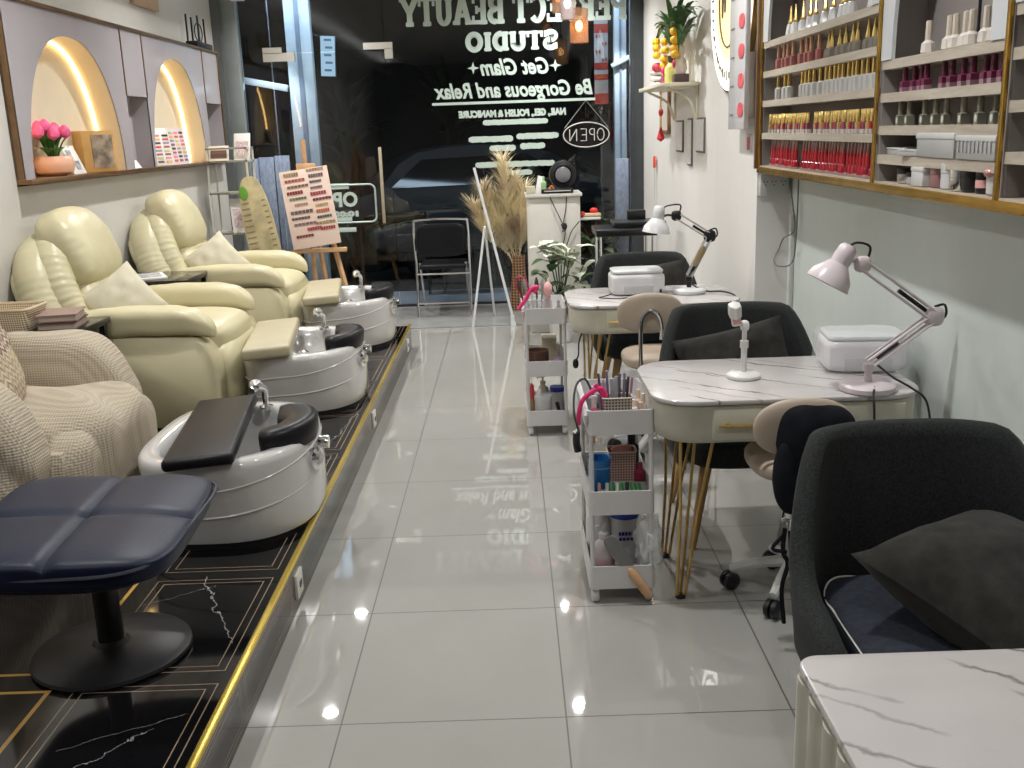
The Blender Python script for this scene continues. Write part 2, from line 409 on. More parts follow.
pf = mat('patch_fitting_steel', (.50, .48, .42), .35, me=.5)
for nm, pts in (('hinge_patch', [(-2.07, 2.31), (-1.83, 2.31), (-1.83, 2.17), (-2.0, 2.17), (-2.0, 2.24), (-2.07, 2.24)]),
                ('corner_patch', [(-1.20, 2.31), (-.95, 2.31), (-.95, 2.16), (-1.02, 2.16), (-1.02, 2.24), (-1.20, 2.24)])):
    m = M()
    if nm[0] == 'h': m.box((-1.93, YG-.0, 2.21), (.27, .04, .07)); m.box((-1.985, YG, 2.265), (.16, .04, .05))
    else: m.box((-1.075, YG, 2.275), (.25, .04, .055)); m.box((-.985, YG, 2.21), (.07, .04, .085))
    m.build(nm, pf, door)
M().box((-1.5, YG, .05), (.25, .035, .06)).build('floor_patch', pf, door)

# ---------------------------------------------------------------- left display panel with arched niches
def arch_z(y, yc, a, z0, h): 
    q = abs((y-yc)/a); return z0+h*(max(0, 1-q**2.3))**(1/2.0) if q < 1 else z0
Z0, Z1 = 1.375, 2.235
ARCH = [(5.84, .635), (7.64, .60)]
pn = thing('wall_niche_unit', 'glossy grey wall panel with two lit arched niches framed in bronze trim', 'wall panel', (0, 0, 0))
ys = sorted(set([5.10, 6.62, 7.00, 8.36, 8.80]+[yc+a*cos(pi*i/28) for yc, a in ARCH for i in range(29)]))
m = M()
for y0, y1 in zip(ys, ys[1:]):
    z = []
    mid = (y0+y1)/2; nich = next((A for A in ARCH if abs(mid-A[0]) < A[1]), None)
    for y in (y0, y1):
        z.append(arch_z(y, *nich, Z0, .74) if nich else Z0)
    if 6.62 < mid < 7.0: z = [1.83, 1.83]
    if 8.36 < mid < 8.8: z = [1.83, 1.83]
    q4 = [(y0, z[0]), (y1, z[1]), (y1, Z1), (y0, Z1)]
    if y1-y0 > 1e-5: m.loft([[(XP, a_, b_) for a_, b_ in q4], [(XP-.008, a_, b_) for a_, b_ in q4]])
m.poly([(XL, 5.10, Z0), (XP, 5.10, Z0), (XP, 5.10, Z1), (XL, 5.10, Z1)]); m.poly([(XL, 8.8, Z0), (XP, 8.8, Z0), (XP, 8.8, Z1), (XL, 8.8, Z1)])
m.poly([(XL, 5.1, Z1), (XP, 5.1, Z1), (XP, 8.8, Z1), (XL, 8.8, Z1)]); m.build('panel_face', panelm, pn, flat=True)
nichem = mat('niche_lining', (.80, .70, .52), .6, var=.03)
for i, (yc, a) in enumerate(ARCH):
    m = M(); ring = [(yc+a*cos(pi*j/28), arch_z(yc+a*cos(pi*j/28), yc, a, Z0, .74)) for j in range(29)]
    m.loft([[(XP, y, z) for y, z in ring], [(XP-.155, y, z) for y, z in ring]], False, False, closed=False)
    V = [(XP-.155, y, z) for y, z in ring]
    for p, q in zip(V, V[1:]): m.poly([p, q, (q[0], q[1], Z0), (p[0], p[1], Z0)])
    m.build('niche', nichem, pn)
    pts = [(XP-.145, yc+(a-.006)*cos(pi*j/40), arch_z(yc+(a-.006)*cos(pi*j/40), yc, a-.006, Z0, .734)) for j in range(41)]
    M().tube(pts, .009, 6).build('light_strip', emis('niche_led', (1, .68, .28), 14), pn)
M().box((XL-.0, 6.81, (1.83+Z0)/2), (.0, 0, 0)) 
m = M(); m.loft([[(XP, 6.62, Z0), (XP-.12, 6.62, Z0), (XP-.12, 7.0, Z0), (XP, 7.0, Z0)], [(XP, 6.62, 1.83), (XP-.12, 6.62, 1.83), (XP-.12, 7.0, 1.83), (XP, 7.0, 1.83)]], False, True, closed=False); m.build('recess', panelm, pn)
m = M(); m.loft([[(XP, 8.36, Z0), (XP-.12, 8.36, Z0), (XP-.12, 8.785, Z0), (XP, 8.785, Z0)], [(XP, 8.36, 1.83), (XP-.12, 8.36, 1.83), (XP-.12, 8.785, 1.83), (XP, 8.785, 1.83)]], False, True, closed=False); m.build('recess', panelm, pn)
bronze = mat('bronze_trim', (.28, .17, .09), .3, me=.8, var=.2)
for nm, c, d in (('ledge', (XL+.005, 6.95, Z0-.012), (.19, 3.74, .024)),):
    M().box(c, d, .003).build(nm, bronze, pn)
m = M(); m.box((XP, 6.95, Z1+.008), (.035, 3.74, .018)); m.box((XP-.02, 5.10, 1.80), (.035, .016, .87)); m.box((XP, 8.8, 1.80), (.02, .02, .87)); m.build('trim_frame', bronze, pn)
for y in (6.62, 7.0, 8.36): M().box((XP+.002, y, 2.03), (.006, .012, .40)).build('trim_strip', bronze, pn)

# objects in the niches
def tulips(name, label, loc):
    t = thing(name, label, 'flower pot', loc)
    M().lathe([(.055, 0), (.095, .02), (.108, .055), (.10, .09), (.085, .105), (.075, .10), (.07, .06), (0, .055)], seg=18).build('pot', mat('peach_ceramic', (.75, .42, .28), .4), t)
    rnd = random.Random(3)
    m = M(); h = M(); l = M()
    for k in range(11):
        a = k*2.4; r = .03+.06*(k % 3)/2; x, y = r*cos(a)*.7, r*sin(a)*1.7; z = .19+.04*rnd.random()
        m.tube([(x*.2, y*.2, .07), (x*.6, y*.7, .16), (x, y, z)], .004, 5, 3)
        h.lathe([(.004, -.005), (.030, .012), (.034, .03), (.024, .055), (.008, .07)], (x, y, z), 8)
    for k in range(11):
        a = k*pi*2/11; l.leaf((0, 0, .08), (.09*cos(a)*.6, .19*sin(a), .15+.08*(k % 2)), .045, .15)
    m.build('stem', leafg, t); h.build('bloom', mat('tulip_pink', (.85, .12, .30), .5, var=.3, ns=30), t); l.build('leaves', mat('tulip_leaf', (.10, .30, .06), .5, var=.3), t); return t
tulips('potted_tulips', 'pink tulips in a peach ceramic pot at the left end of the first lit niche', (XL-.01, 5.60, Z0))
frm_img = mat('photo_grey', (.35, .36, .38), .4, var=.8, ns=20)
def card(name, label, cat, loc, w, h, tilt, rz, mt, back=None, th=.004, marks=None):
    t = thing(name, label, cat, loc, rz)
    m = M().at((0, 0, 0), (0, tilt, 0)); m.box((0, 0, h/2), (th, w, h), .001); m.build('board', mt, t)
    if back: M().at((0, 0, 0), (0, tilt, 0)).box((th/2+.001, 0, h/2), (.002, w*.84, h*.84)).build('picture', back, t)
    if marks:
        for mm, rects in marks:
            m = M().at((0, 0, 0), (0, tilt, 0))
            for (y, z, a, b) in rects: m.box((th/2+.002, (y-.5)*w, z*h), (.003, a*w, b*h))
            m.build('colour_swatch', mm, t)
    return t
card('photo_card', 'small white card with grey photos between tulips and gold picture box in the niche', 'card', (XL+.02, 5.86, Z0), .17, .17, -22, 0, paper, marks=[(frm_img, [(.35, .7, .3, .28), (.6, .3, .35, .3)])])
gb = mat('gold_wood_box', (.62, .36, .12), .35, var=.15); t = thing('picture_box', 'gold wooden picture box with a dark portrait in first lit niche', 'picture box', (XL+.0, 6.15, Z0), -34)
M().box((0, 0, .12), (.10, .22, .24), .005).build('frame', gb, t); M().box((.051, .02, .12), (.006, .14, .19)).build('portrait', mat('portrait_print', (.28, .22, .16), .4, var=.8, ns=15), t)
t = thing('card_holder', 'clear card stand with small white label in recess between the niches', 'card holder', (XL+.01, 6.74, Z0))
m = M(); m.at((0, 0, 0), (0, -20, 0)).box((0, 0, .09), (.004, .10, .17)); m.build('sheet', mat('dim_paper', (.55, .54, .55), .4), t); M().at((.03, 0, 0), (0, -35, 0)).box((0, 0, .03), (.004, .11, .06)).build('label_card', paper, t)
cols = [(.75, .12, .10), (.05, .05, .05), (.85, .45, .15), (.75, .25, .3), (.2, .12, .1), (.55, .55, .2), (.45, .1, .12), (.3, .3, .4)]
def swm(i): c = cols[i % len(cols)]; return mat('swatch_%s' % 'abcdefgh'[i % 8], c, .4, var=.2)
rnd = random.Random(5)
mk = []
for k in range(8):
    mk.append((swm(k), [(.13+.25*((k+j) % 4), .10+.1*((k*3+j*2) % 8), .17, .05) for j in range(4)]))
t = card('nail_colour_chart', 'folded white nail colour chart with rows of swatches in the second lit niche', 'colour chart', (XL-.0, 7.22, Z0), .30, .26, -8, -30, paper, marks=mk)
lf = M().at((0, .15, 0), (0, -8, 22)).box((0, .13, .13), (.004, .26, .26)).build('side_leaf', mat('pinkish_paper', (.72, .62, .62), .5), t)
for k in range(8):
    for j in range(3): M().at((0, .15, 0), (0, -8, 22)).box((.004, .05+.08*j, .03+.028*((k*3+j) % 8)), (.003, .05, .014)).build('colour_swatch', swm(k+j), lf)

# router on the panel
t = thing('wifi_router', 'black wifi router with upright antennas and coiled cable above the grey panel', 'router', (XP-.02, 8.40, Z1+.017))
M().box((0, 0, .02), (.10, .42, .04), .008).build('case', blackp, t)
for y, h in ((-.30, .20), (-.17, .19), (-.0, .22), (.17, .21)): M().box((0, y+.02, .03+h/2), (.012, .02, h), .004).build('antenna', blackp, t)
M().tube([(0, .02+.10*cos(a*.3), .12+.07*sin(a*.3)) for a in range(60)]+[(0, .3, .03)], .005, 5).build('cable', blackp, t)
M().at((XL+.015, 7.30, 2.50)).box((0, 0, 0), (.03, .50, .14), .003).build('wooden_sign', mat('sign_wood', (.48, .34, .22), .5))
tag(bpy.data.objects['wooden_sign'], 'light wooden framed board high on the left wall above the panel', 'frame')

# ---------------------------------------------------------------- right wall things
t = thing('logo_sign', 'round glowing white logo sign on the right wall partly behind red chart', 'illuminated sign', (XR, 5.42, 2.18))
def disc_x(m, r, x0, x1, k=48):
    m.loft([[(x0, r*cos(2*pi*i/k), r*sin(2*pi*i/k)) for i in range(k)], [(x1, r*cos(2*pi*i/k), r*sin(2*pi*i/k)) for i in range(k)]]); return m
disc_x(M(), .50, -.030, 0).build('rim', gold, t)
disc_x(M(), .485, -.036, -.029).build('lit_face', emis('sign_white_glow', (1, .97, .90), 3.2), t)
disc_x(M(), .33, -.040, -.036).build('centre_disc', emis('sign_warm_glow', (1, .80, .40), 1.6), t)
m = M(); m.tube([(-.042, .22*cos(a), .24*sin(a)-.03) for a in [pi*.95+i*pi*1.1/20 for i in range(21)]], .006, 5)
for k in range(5): m.tube([(-.042, -.12+.06*k, .03), (-.042, -.10+.06*k, .0+.12*sin(k+1)), (-.042, -.09+.06*k, .25)], .006, 5, 4)
m.build('line_drawing', mat('sign_ink', (.16, .13, .08), .4), t)
for k in range(26):
    a = pi*1.0+pi*k/25
    M().at((-.040, .41*cos(a), .41*sin(a)), (90-180*k/25*1, 0, 0)).box((0, 0, 0), (.004, .012 if k % 3 else .022, .05 if k % 2 else .035)).build('letter', mat('sign_ink', (.16, .13, .08), .4), t)
t = thing('nail_chart_board', 'tall white board with a column of red nail prints by the shelves', 'chart', (XR-.07, 5.08, 1.50))
M().box((.012, 0, .50), (.024, .34, 1.0), .003).build('board', mat('board_white', (.66, .65, .66), .3), t)
M().box((.045, -.16, .20), (.046, .02, .30)).build('bracket', silverm, t)
for k in range(9):
    z = .07+.135*k
    if z > .97: break
    m = M(); m.soft((-.002, -.10, z+.02), (.008, .12, .07), 2.6, 4); m.build('nail_print', mat('nail_red_print', (.70, .12, .14), .4, var=.3, ns=20), t)
    M().box((-.002, .09, z), (.003, .07, .008)).build('caption', mat('caption_ink', (.25, .22, .22), .5), t)
tag(M().box((XR-.004, 5.06, 1.43), (.008, .10, .085), .002).build('wall_sticker', mat('sticker_white', (.6, .6, .6), .4)), 'small sticker with red ring marks below the nail chart board', 'sticker')
M().box((XR-.009, 5.06, 1.43), (.002, .05, .06)).build('ring_mark', mat('nail_red_print', (.7, .12, .14)), bpy.data.objects['wall_sticker'])

# polish cabinet
CB = thing('polish_cabinet', 'wall cabinet of nail polish with gold edging, oak shelves and arched tops', 'cabinet', (0, 0, 0))
ZB, ZT = 1.315, 2.55
yd = [4.87, 3.345, 2.49, 1.45, .6]
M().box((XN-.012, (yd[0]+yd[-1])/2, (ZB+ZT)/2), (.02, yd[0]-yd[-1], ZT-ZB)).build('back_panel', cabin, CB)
M().box(((XR+XN)/2-.005, (yd[0]+yd[-1])/2, ZB-.0), (XN-XR-.01, yd[0]-yd[-1], .03)).build('base_board', cabwood, CB)
for y in yd: 
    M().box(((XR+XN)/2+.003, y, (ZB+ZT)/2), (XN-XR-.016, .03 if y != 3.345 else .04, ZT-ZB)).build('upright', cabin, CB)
    M().box((XR-.003, y, (ZB+ZT)/2), (.010, .018, ZT-ZB+.03), .002).build('gold_edge', ambergold, CB)
M().box((XR-.004, (yd[0]+yd[-1])/2, ZB-.004), (.012, yd[0]-yd[-1]+.02, .028), .002).build('gold_edge', ambergold, CB)
BAYS = [(yd[0], yd[1], [1.885, 1.755, 1.625, 1.480]), (yd[1], yd[2], [1.705, 1.605, 1.505, 1.415]), (yd[2], yd[3], [1.78, 1.68, 1.56, 1.44])]
for y1, y0, zs in BAYS:
    for z in zs:
        M().box(((XR+XN)/2-.002, (y0+y1)/2, z-.014), (XN-XR-.012, y1-y0-.03, .028)).build('shelf', cabwood, CB)
for y1, y0, zs in BAYS:
    yc, a = (y0+y1)/2, (y1-y0)/2-.10; zb = zs[0]+.0; m = M(); N = 24
    top = ZT
    ring = [(yc+a*cos(pi*j/N), zb+.50*sin(pi*j/N)**.8 if 0 < j < N else zb) for j in range(N+1)]
    ring = [(y0+.013, zb)]+ring[::-1]+[(y1-.013, zb)]
    for (p, q) in zip(ring, ring[1:]): m.loft([[(XR, p[0], p[1]), (XR, q[0], q[1]), (XR, q[0], top), (XR, p[0], top)], [(XR+.012, p[0], p[1]), (XR+.012, q[0], q[1]), (XR+.012, q[0], top), (XR+.012, p[0], top)]])
    m.build('arch_panel', cabwhite, CB, flat=True)
M().box((XN-.025, 2.96, 2.1), (.006, .008, .8)).build('seam', blackp, CB)
M().box((XR-.006, yd[0]+.012, (ZB+ZT)/2), (.03, .025, ZT-ZB)).build('side_edge', mat('brown_edge', (.22, .13, .07), .4, me=.3), CB)

# polish bottles -------------------------------------------------
def bottle(kind, bodym, capm, seg=8):
    t = thing('nail_polish_bottle', 'x', 'nail polish')
    if kind == 'pointed': B = [(.016, 0), (.019, .005), (.013, .04), (.010, .045)]; K = [(.009, .043), (.010, .05), (.007, .06), (.002, .105)]
    elif kind == 'stick': B = [(.013, 0), (.014, .004), (.014, .036), (.008, .040)]; K = [(.007, .040), (.008, .043), (.0065, .085), (.002, .087)]
    elif kind == 'cone': B = [(.017, 0), (.019, .004), (.016, .026), (.009, .032)]; K = [(.010, .030), (.009, .04), (.004, .07), (.003, .085)]
    elif kind == 'square': B = [(.012, 0), (.013, .003), (.013, .034), (.009, .038)]; K = [(.0095, .038), (.0095, .076), (.008, .078), (0.002, .078)]
    elif kind == 'taper': B = [(.012, 0), (.015, .006), (.012, .028), (.007, .036)]; K = [(.0070, .034), (.0085, .050), (.0065, .08), (.002, .118)]
    elif kind == 'fat': B = [(.020, 0), (.021, .003), (.021, .036), (.010, .042)]; K = [(.0105, .040), (.0115, .044), (.0105, .092), (.003, .094)]
    elif kind == 'round': B = [(.018, 0), (.022, .005), (.020, .030), (.009, .040)]; K = [(.0095, .038), (.0105, .042), (.0095, .092), (.003, .094)]
    sg = 4 if kind in ('square', 'fat') else seg
    m = M().at((0, 0, 0), (0, 0, 45 if sg == 4 else 0)); m.lathe(B, seg=sg); m.build('bottle', bodym, t)
    M().lathe(K, seg=seg).build('cap', capm, t); return t
def row(kind, combos, ylist, z, x, desc, group, sc=1.0, jit=.004, zoff=0):
    """bottles listed from the window end towards the viewer"""
    protos = {}
    n = len(ylist)
    for i, y in enumerate(ylist):
        bm, cm = combos[i % len(combos)] if not callable(combos) else combos(i, n)
        key = (bm.name, cm.name)
        xx = x+random.uniform(-jit, jit)
        lab = desc % ordw(i+1) if '%s' in desc else desc
        if key not in protos:
            b = bottle(kind, bm, cm); protos[key] = b; b.location = (xx, y, z); b['label'] = lab; b['group'] = group
            buildkids()
        else: b = dupf(protos[key], (xx, y, z), lab, group)
        b.scale = (sc, sc, sc)
def dupf(root, loc, label, group):
    c = root.copy(); COL.objects.link(c); c.location = loc; c['label'] = label; c['group'] = group
    for ch in KIDS.get(root.name, []):
        d = ch.copy(); COL.objects.link(d); d.parent = c
        for g in KIDS.get(ch.name, []):
            e = g.copy(); COL.objects.link(e); e.parent = d
    return c
def pm(n, c, foot=0, fc=(.52, .49, .48)):
    if 'polish_'+n in MATS: return MATS['polish_'+n]
    if not foot: return mat('polish_'+n, c, .18)
    t = NT('polish_'+n); z = t.sep(t.co('Object'))[2]
    t.col(t.mix(t.ma('LESS_THAN', z, foot), c4(c), c4(fc))); t.p.inputs['Roughness'].default_value = .15; MATS['polish_'+n] = t.m; return t.m
lin = lambda a, b, n: [a+(b-a)*i/(n-1) for i in range(n)]
PX = 1.235
wht = pm('white_base', (.62, .62, .62)); rose = pm('dusty_rose', (.34, .13, .12)); clr = pm('clear', (.50, .50, .49)); smoke = pm('smoky', (.20, .18, .15)); red = pm('red', (.38, .015, .03), .007, (.45, .30, .30)); drk = pm('dark_red', (.20, .01, .02), .010, (.40, .30, .30))
goldc = goldcap; coppc = mat('rose_gold_cap', (.70, .42, .30), .3, me=.6)
row('pointed', [(wht, goldc)], [4.63, 4.55, 4.45, 4.33, 4.27, 4.14, 4.03, 3.93, 3.87, 3.83, 3.60, 3.53], 1.886, PX+.03, 'white bottle with pointed gold cap, %s from window end of highest shelf', 'pointed gold capped bottles on the highest shelf', 1.25)
row('stick', [(rose, coppc)], [4.70, 4.62, 4.54, 4.46, 4.35, 4.28, 4.21, 4.10], 1.756, PX, 'dusty rose bottle with copper cap, %s from window end of second shelf', 'dusty rose bottles', 1.15)
row('cone', [(smoke, goldc)], [3.99, 3.93, 3.86, 3.78, 3.70, 3.65, 3.55, 3.50, 3.44], 1.756, PX, 'smoky bottle with conical gold cap, %s after the dusty rose ones', 'conical gold capped bottles', 1.2)
row('stick', [(clr, goldc)], [4.69, 4.58, 4.51, 4.31, 4.25, 4.20, 4.14, 4.07]+lin(3.99, 3.44, 12), 1.626, PX, 'clear polish bottle with slim gold cap, %s from window end of the third shelf', 'slim gold capped clear bottles', 1.3)
_t = NT('red_taper_cap'); _z = _t.sep(_t.co('Object'))[2]; _t.col(_t.ramp(_t.ma('MULTIPLY', _z, 8), [(.55, (.40, .02, .03)), (.86, (.62, .50, .48))])); _t.p.inputs['Roughness'].default_value = .2; tapm = _t.m
dots = [pm('mustard', (.45, .30, .12), .014), pm('teal', (.12, .20, .24), .014), pm('plum', (.20, .06, .10), .014), pm('beige', (.55, .42, .30), .014), pm('lilac', (.25, .18, .30), .014), pm('crimson', (.35, .02, .03), .014), pm('brown', (.25, .12, .08), .014), clr]
ylD = [y for y in lin(4.80, 3.40, 42) if not (4.13 < y < 4.19)]
row('square', lambda i, n: (dots[(i*5+i//3) % 8], goldc), ylD, 1.481, PX, 'small bottle with gold block cap, %s from window end of fourth shelf', 'gold block capped bottles', 1.05)
row('taper', lambda i, n: ((red, tapm) if i % 3 else (drk, tapm)), [y for y in lin(4.76, 3.42, 38) if not (4.27 < y < 4.33)], 1.332, PX, 'red polish bottle with tapered cap, %s from window end of the bottom shelf', 'red tapered bottles on the bottom shelf', 1.08)
ivory = pm('ivory', (.66, .61, .56)); ivc = mat('ivory_cap', (.64, .56, .47), .35)
row('round', [(ivory, ivc)], [3.07, 2.93, 2.89, 2.83, 2.79, 2.705, 2.66, 2.60, 2.555], 1.706, PX+.01, 'ivory polish bottle with ivory cap, %s from the left on arched middle bay shelf', 'ivory bottles in the middle bay', 1.0)
mag = pm('magenta', (.17, .035, .08), .016, (.34, .20, .25)); magc = mat('magenta_cap', (.12, .018, .045), .3)
row('fat', [(mag, magc)], [3.19, 3.13, 3.07, 3.03, 2.91, 2.86, 2.79, 2.73, 2.67, 2.63, 2.57, 2.53], 1.606, PX-.005, 'magenta polish bottle with dark cap, %s from the left in the middle bay', 'magenta bottles in the middle bay', .78)
olive = pm('olive_grey', (.20, .20, .16)); olc = mat('olive_cap', (.22, .20, .15), .4)
row('fat', [(olive, olc)], [3.21, 3.14, 3.03, 2.95, 2.89, 2.77, 2.67, 2.60, 2.545], 1.506, PX-.005, 'olive grey polish bottle with oval label, %s from the left in middle bay', 'olive grey labelled bottles', .78)
lb = mat('cream_oval_label', (.62, .60, .48), .4)
buildkids()
for o in [o for o in COL.objects if o.get('group') == 'olive grey labelled bottles']:
    m = M(); m.soft((-.0150, 0, .019), (.003, .018, .026), 2, 3); m.build('oval_label', lb, o)
# boxes and jars of bay two
def lbox(name, label, cat, c, d, body, lid=None, rz=0):
    t = thing(name, label, cat, (c[0], c[1], c[2]), rz)
    h = d[2]; m = M(); m.box((0, 0, h*.4), (d[0], d[1], h*.8), .003); m.build('body', body, t)
    M().box((0, 0, h*.88), (d[0]*1.04, d[1]*1.04, h*.24), .002).build('lid', lid or body, t); return t
frost = mat('frosted_plastic', (.50, .50, .49), .25, alpha=.85); frost2 = mat('frosted_lid', (.62, .63, .62), .2)
lbox('plastic_case', 'flat clear plastic case at left end of fourth shelf in the middle bay', 'plastic box', (1.265, 3.22, 1.416), (.09, .14, .022), frost, frost2)
lbox('plastic_case', 'small clear case leaning at left of the large lidded box', 'plastic box', (1.235, 3.06, 1.416), (.07, .12, .020), frost, frost2, 14)
lbox('storage_box', 'long translucent storage box with clip lid on fourth shelf of middle bay', 'plastic box', (1.25, 2.88, 1.416), (.10, .25, .068), frost, frost2)
t = lbox('compartment_box', 'translucent compartment box with thin dividers beside gold upright', 'plastic box', (1.25, 2.63, 1.416), (.10, .22, .062), frost, frost2)
for k in range(9): M().box((-.052, -.09+.0225*k, .034), (.003, .004, .030)).build('divider', greyplas, t)
def jar(label, y, r, h, bm, lm, z=1.332, x=1.24, name='cosmetic_jar', cat='jar'):
    t = thing(name, label, cat, (x, y, z)); M().lathe([(r*.9, 0), (r, .004), (r, h*.62), (r*.9, h*.66)], seg=14).build('jar', bm, t)
    M().lathe([(r*1.03, h*.64), (r*1.03, h*.97), (r*.95, h), (.001, h)], seg=14).build('lid', lm, t); return t
jar('small silver jar with black lid at left end of middle bay bottom shelf', 3.16, .03, .045, silverm, blackp)
jar('grey jar with dark lid, second from left on middle bay bottom shelf', 3.09, .028, .035, greyplas, blackp)
lbox('gift_box', 'white box beside the jars on middle bay bottom shelf', 'box', (1.235, 2.99, 1.332), (.07, .085, .055), white)
jar('dusty pink jar beside the white box on the bottom shelf', 2.905, .032, .058, mat('dusty_pink', (.38, .20, .20), .35), mat('dusty_pink_lid', (.30, .17, .17), .3))
jar('large white tub in the middle of the bottom shelf', 2.82, .038, .070, white, white)
jar('silver chrome jar in front of the white tub on the bottom shelf', 2.76, .026, .055, chrome, chrome, x=1.225)
jar('black jar between the chrome jar and the pink labelled jar', 2.70, .034, .062, blackp, blackp)
t = jar('dark jar with pink label on the middle bay bottom shelf', 2.63, .028, .062, blackp, blackp); M().lathe([(.0285, .014), (.0285, .034)], seg=14).build('label_band', palepink, t)
t = jar('white pot decorated with a rose bow at right end of bottom shelf', 2.555, .034, .058, white, white); M().soft((-.03, 0, .055), (.03, .04, .025), 2, 3).build('bow', mat('rose_metal', (.6, .3, .3), .3, me=.6), t)
jar('light pink pot alone on the third bay bottom shelf', 2.36, .022, .06, palepink, palepink)

# socket strip, conduit, cables at the return wall
t = thing('power_outlet', 'white multi socket outlet box below the cabinet corner', 'socket', (1.275, 4.90, 1.235))
M().box((0, -.02, 0), (.14, .05, .10), .004).build('box', mat('outlet_grey', (.50, .51, .49), .4), t)
for i, x in enumerate((-.045, -.005, .04)):
    m = M()
    for dx, dz in ((-.008, .008), (.008, .008), (0, -.008)): m.box((x+dx, -.0455, .01+dz), (.005, .002, .006))
    m.build('socket_holes', blackp, t)
t = tag(M().box((XN-.012, 4.80, .55), (.022, .03, 1.10), .003).build('cable_conduit', mat('conduit_white', (.55, .57, .55), .4)), 'thin vertical plastic conduit down the right wall below the outlet', 'conduit')
tag(M().tube([(XN-.03, 4.82, 1.27), (XN-.04, 4.70, 1.15), (XN-.04, 4.66, 1.04), (XN-.05, 4.80, .99), (XN-.05, 4.98-.1, .93), (XN-.08, 4.86, .88), (XN-.07, 4.80, .855), (XN-.03, 4.72, .88), (XN-.02, 4.70, 1.0), (XN-.012, 4.72, 1.27)], .0035, 6, 5).build('hanging_cable', mat('grey_cable', (.16, .16, .16), .5)), 'looped grey cable hanging beside the conduit on the right wall', 'cable')

# wall shelf with flowers
ivshelf = mat('ivory_shelf', (.76, .70, .55), .35)
t = thing('wall_shelf', 'small ivory shelf with bracket holding flowers on the right wall', 'shelf', (XR, 6.85, 1.78))
M().slab(rr(.26, 1.05, .08, cx=-.13), -.02, .002, .004).build('board', ivshelf, t)
M().tube([(-.012, -.42, -.02), (-.015, -.42, -.22), (-.06, -.42, -.10), (-.20, -.42, -.022)], .009, 6, 4).build('bracket', ivshelf, t)
M().tube([(-.012, .42, -.02), (-.015, .42, -.22), (-.06, .42, -.10), (-.20, .42, -.022)], .009, 6, 4).build('bracket', ivshelf, t)
t = thing('flower_vase', 'glass vase with green leaves and hanging yellow blossoms on the wall shelf', 'flowers', (1.09, 6.65, 1.782))
M().lathe([(.035, 0), (.04, .01), (.03, .09), (.045, .16), (.042, .16), (.026, .09), (.03, .015), (0, .012)], seg=14).build('vase', mat('vase_glass', (.55, .62, .5), .1, alpha=.6), t)
m = M(); y_ = mat('yellow_blossom', (.90, .50, .02), .5, var=.1); rnd = random.Random(11)
for k in range(60):
    a = k*2.399; el = .35+.9*rnd.random(); L = .20+.12*rnd.random()
    b = (.03*cos(a), .05*sin(a), .20+.14*rnd.random()); m.leaf(b, (max(-.3, b[0]+L*.35*cos(a)*cos(el*.6)) if b[0]+L*.35*cos(a) < .09 else .09, b[1]+L*2.4*sin(a)*cos(el*.8), b[2]+L*sin(el)*.6), .034, .15)
m.leaf((0, .1, .30), (-.05, .62, .22), .03, .25); m.leaf((0, -.1, .30), (-.05, -.42, .16), .03, .3)
m.tube([(0, 0, .08), (0, .02, .32)], .015, 6); m.build('foliage', mat('foliage_green', (.07, .15, .05), .5, var=.4, ns=25), t)
for (y, z) in ((.50, .30), (.49, .26), (.47, .21), (.12, .27), (.10, .215), (.13, .165), (.15, .125), (-.25, .30), (-.27, .25), (-.25, .20), (-.28, .165)):
    m = M(); m.soft((-.05, y, z), (.055, .085, .048), 2.3, 4, lambda v, q: q*(1+.12*noise.noise(v*4))); m.build('blossom', y_, t)
t = thing('shell_dish', 'pink and white shell ornament stack at window end of the wall shelf', 'ornament', (1.07, 7.22, 1.782))
for z, w in ((0.0, .26), (.04, .22), (.08, .20)): M().soft((0, .02, z+.02), (.11, w, .035), 2.5, 5).build('layer', mat('shell_white', (.72, .66, .62), .4), t)
M().soft((-.02, -.05, .135), (.07, .12, .06), 2.2, 5).build('red_flower', mat('red_flower', (.55, .04, .08), .5), t); M().soft((0, .13, .13), (.08, .15, .07), 2.2, 5).build('pink_flower', mat('pale_flower', (.80, .58, .50), .5), t)
t = thing('perfume_bottle', 'yellow glass jar with dark stopper on the wall shelf', 'bottle', (1.05, 6.52, 1.782))
M().lathe([(.04, 0), (.05, .01), (.05, .09), (.03, .12), (.02, .125)], seg=12).build('jar', mat('yellow_glass', (.70, .68, .20), .15), t); M().lathe([(.022, .125), (.03, .14), (.03, .165), (0, .17)], seg=12).build('stopper', mat('dark_brown', (.10, .06, .06), .4), t)
t = thing('lucky_figurine', 'small white and red figurine on dark stand at shelf end', 'figurine', (1.08, 6.40, 1.782))
M().box((0, 0, .025), (.09, .11, .05), .006).build('stand', mat('dark_brown', (.10, .06, .06)), t); M().lathe([(.03, .05), (.042, .08), (.036, .13), (.02, .15), (.03, .18), (.026, .21), (.005, .225)], seg=12).build('body', mat('figurine_ivory', (.72, .62, .52), .4), t); M().soft((-.04, 0, .11), (.02, .05, .05), 2, 4).build('red_apron', mat('red_flower', (.55, .04, .08)), t)
t = thing('small_ornament', 'small pink glass ornament in front of the vase on shelf', 'ornament', (1.02, 6.66, 1.782)); M().lathe([(.02, 0), (.03, .02), (.02, .05), (.012, .06)], seg=10).build('base', mat('plum_glass', (.35, .08, .15), .2), t); M().soft((0, 0, .085), (.045, .045, .05), 2, 4).build('ball', pink, t)
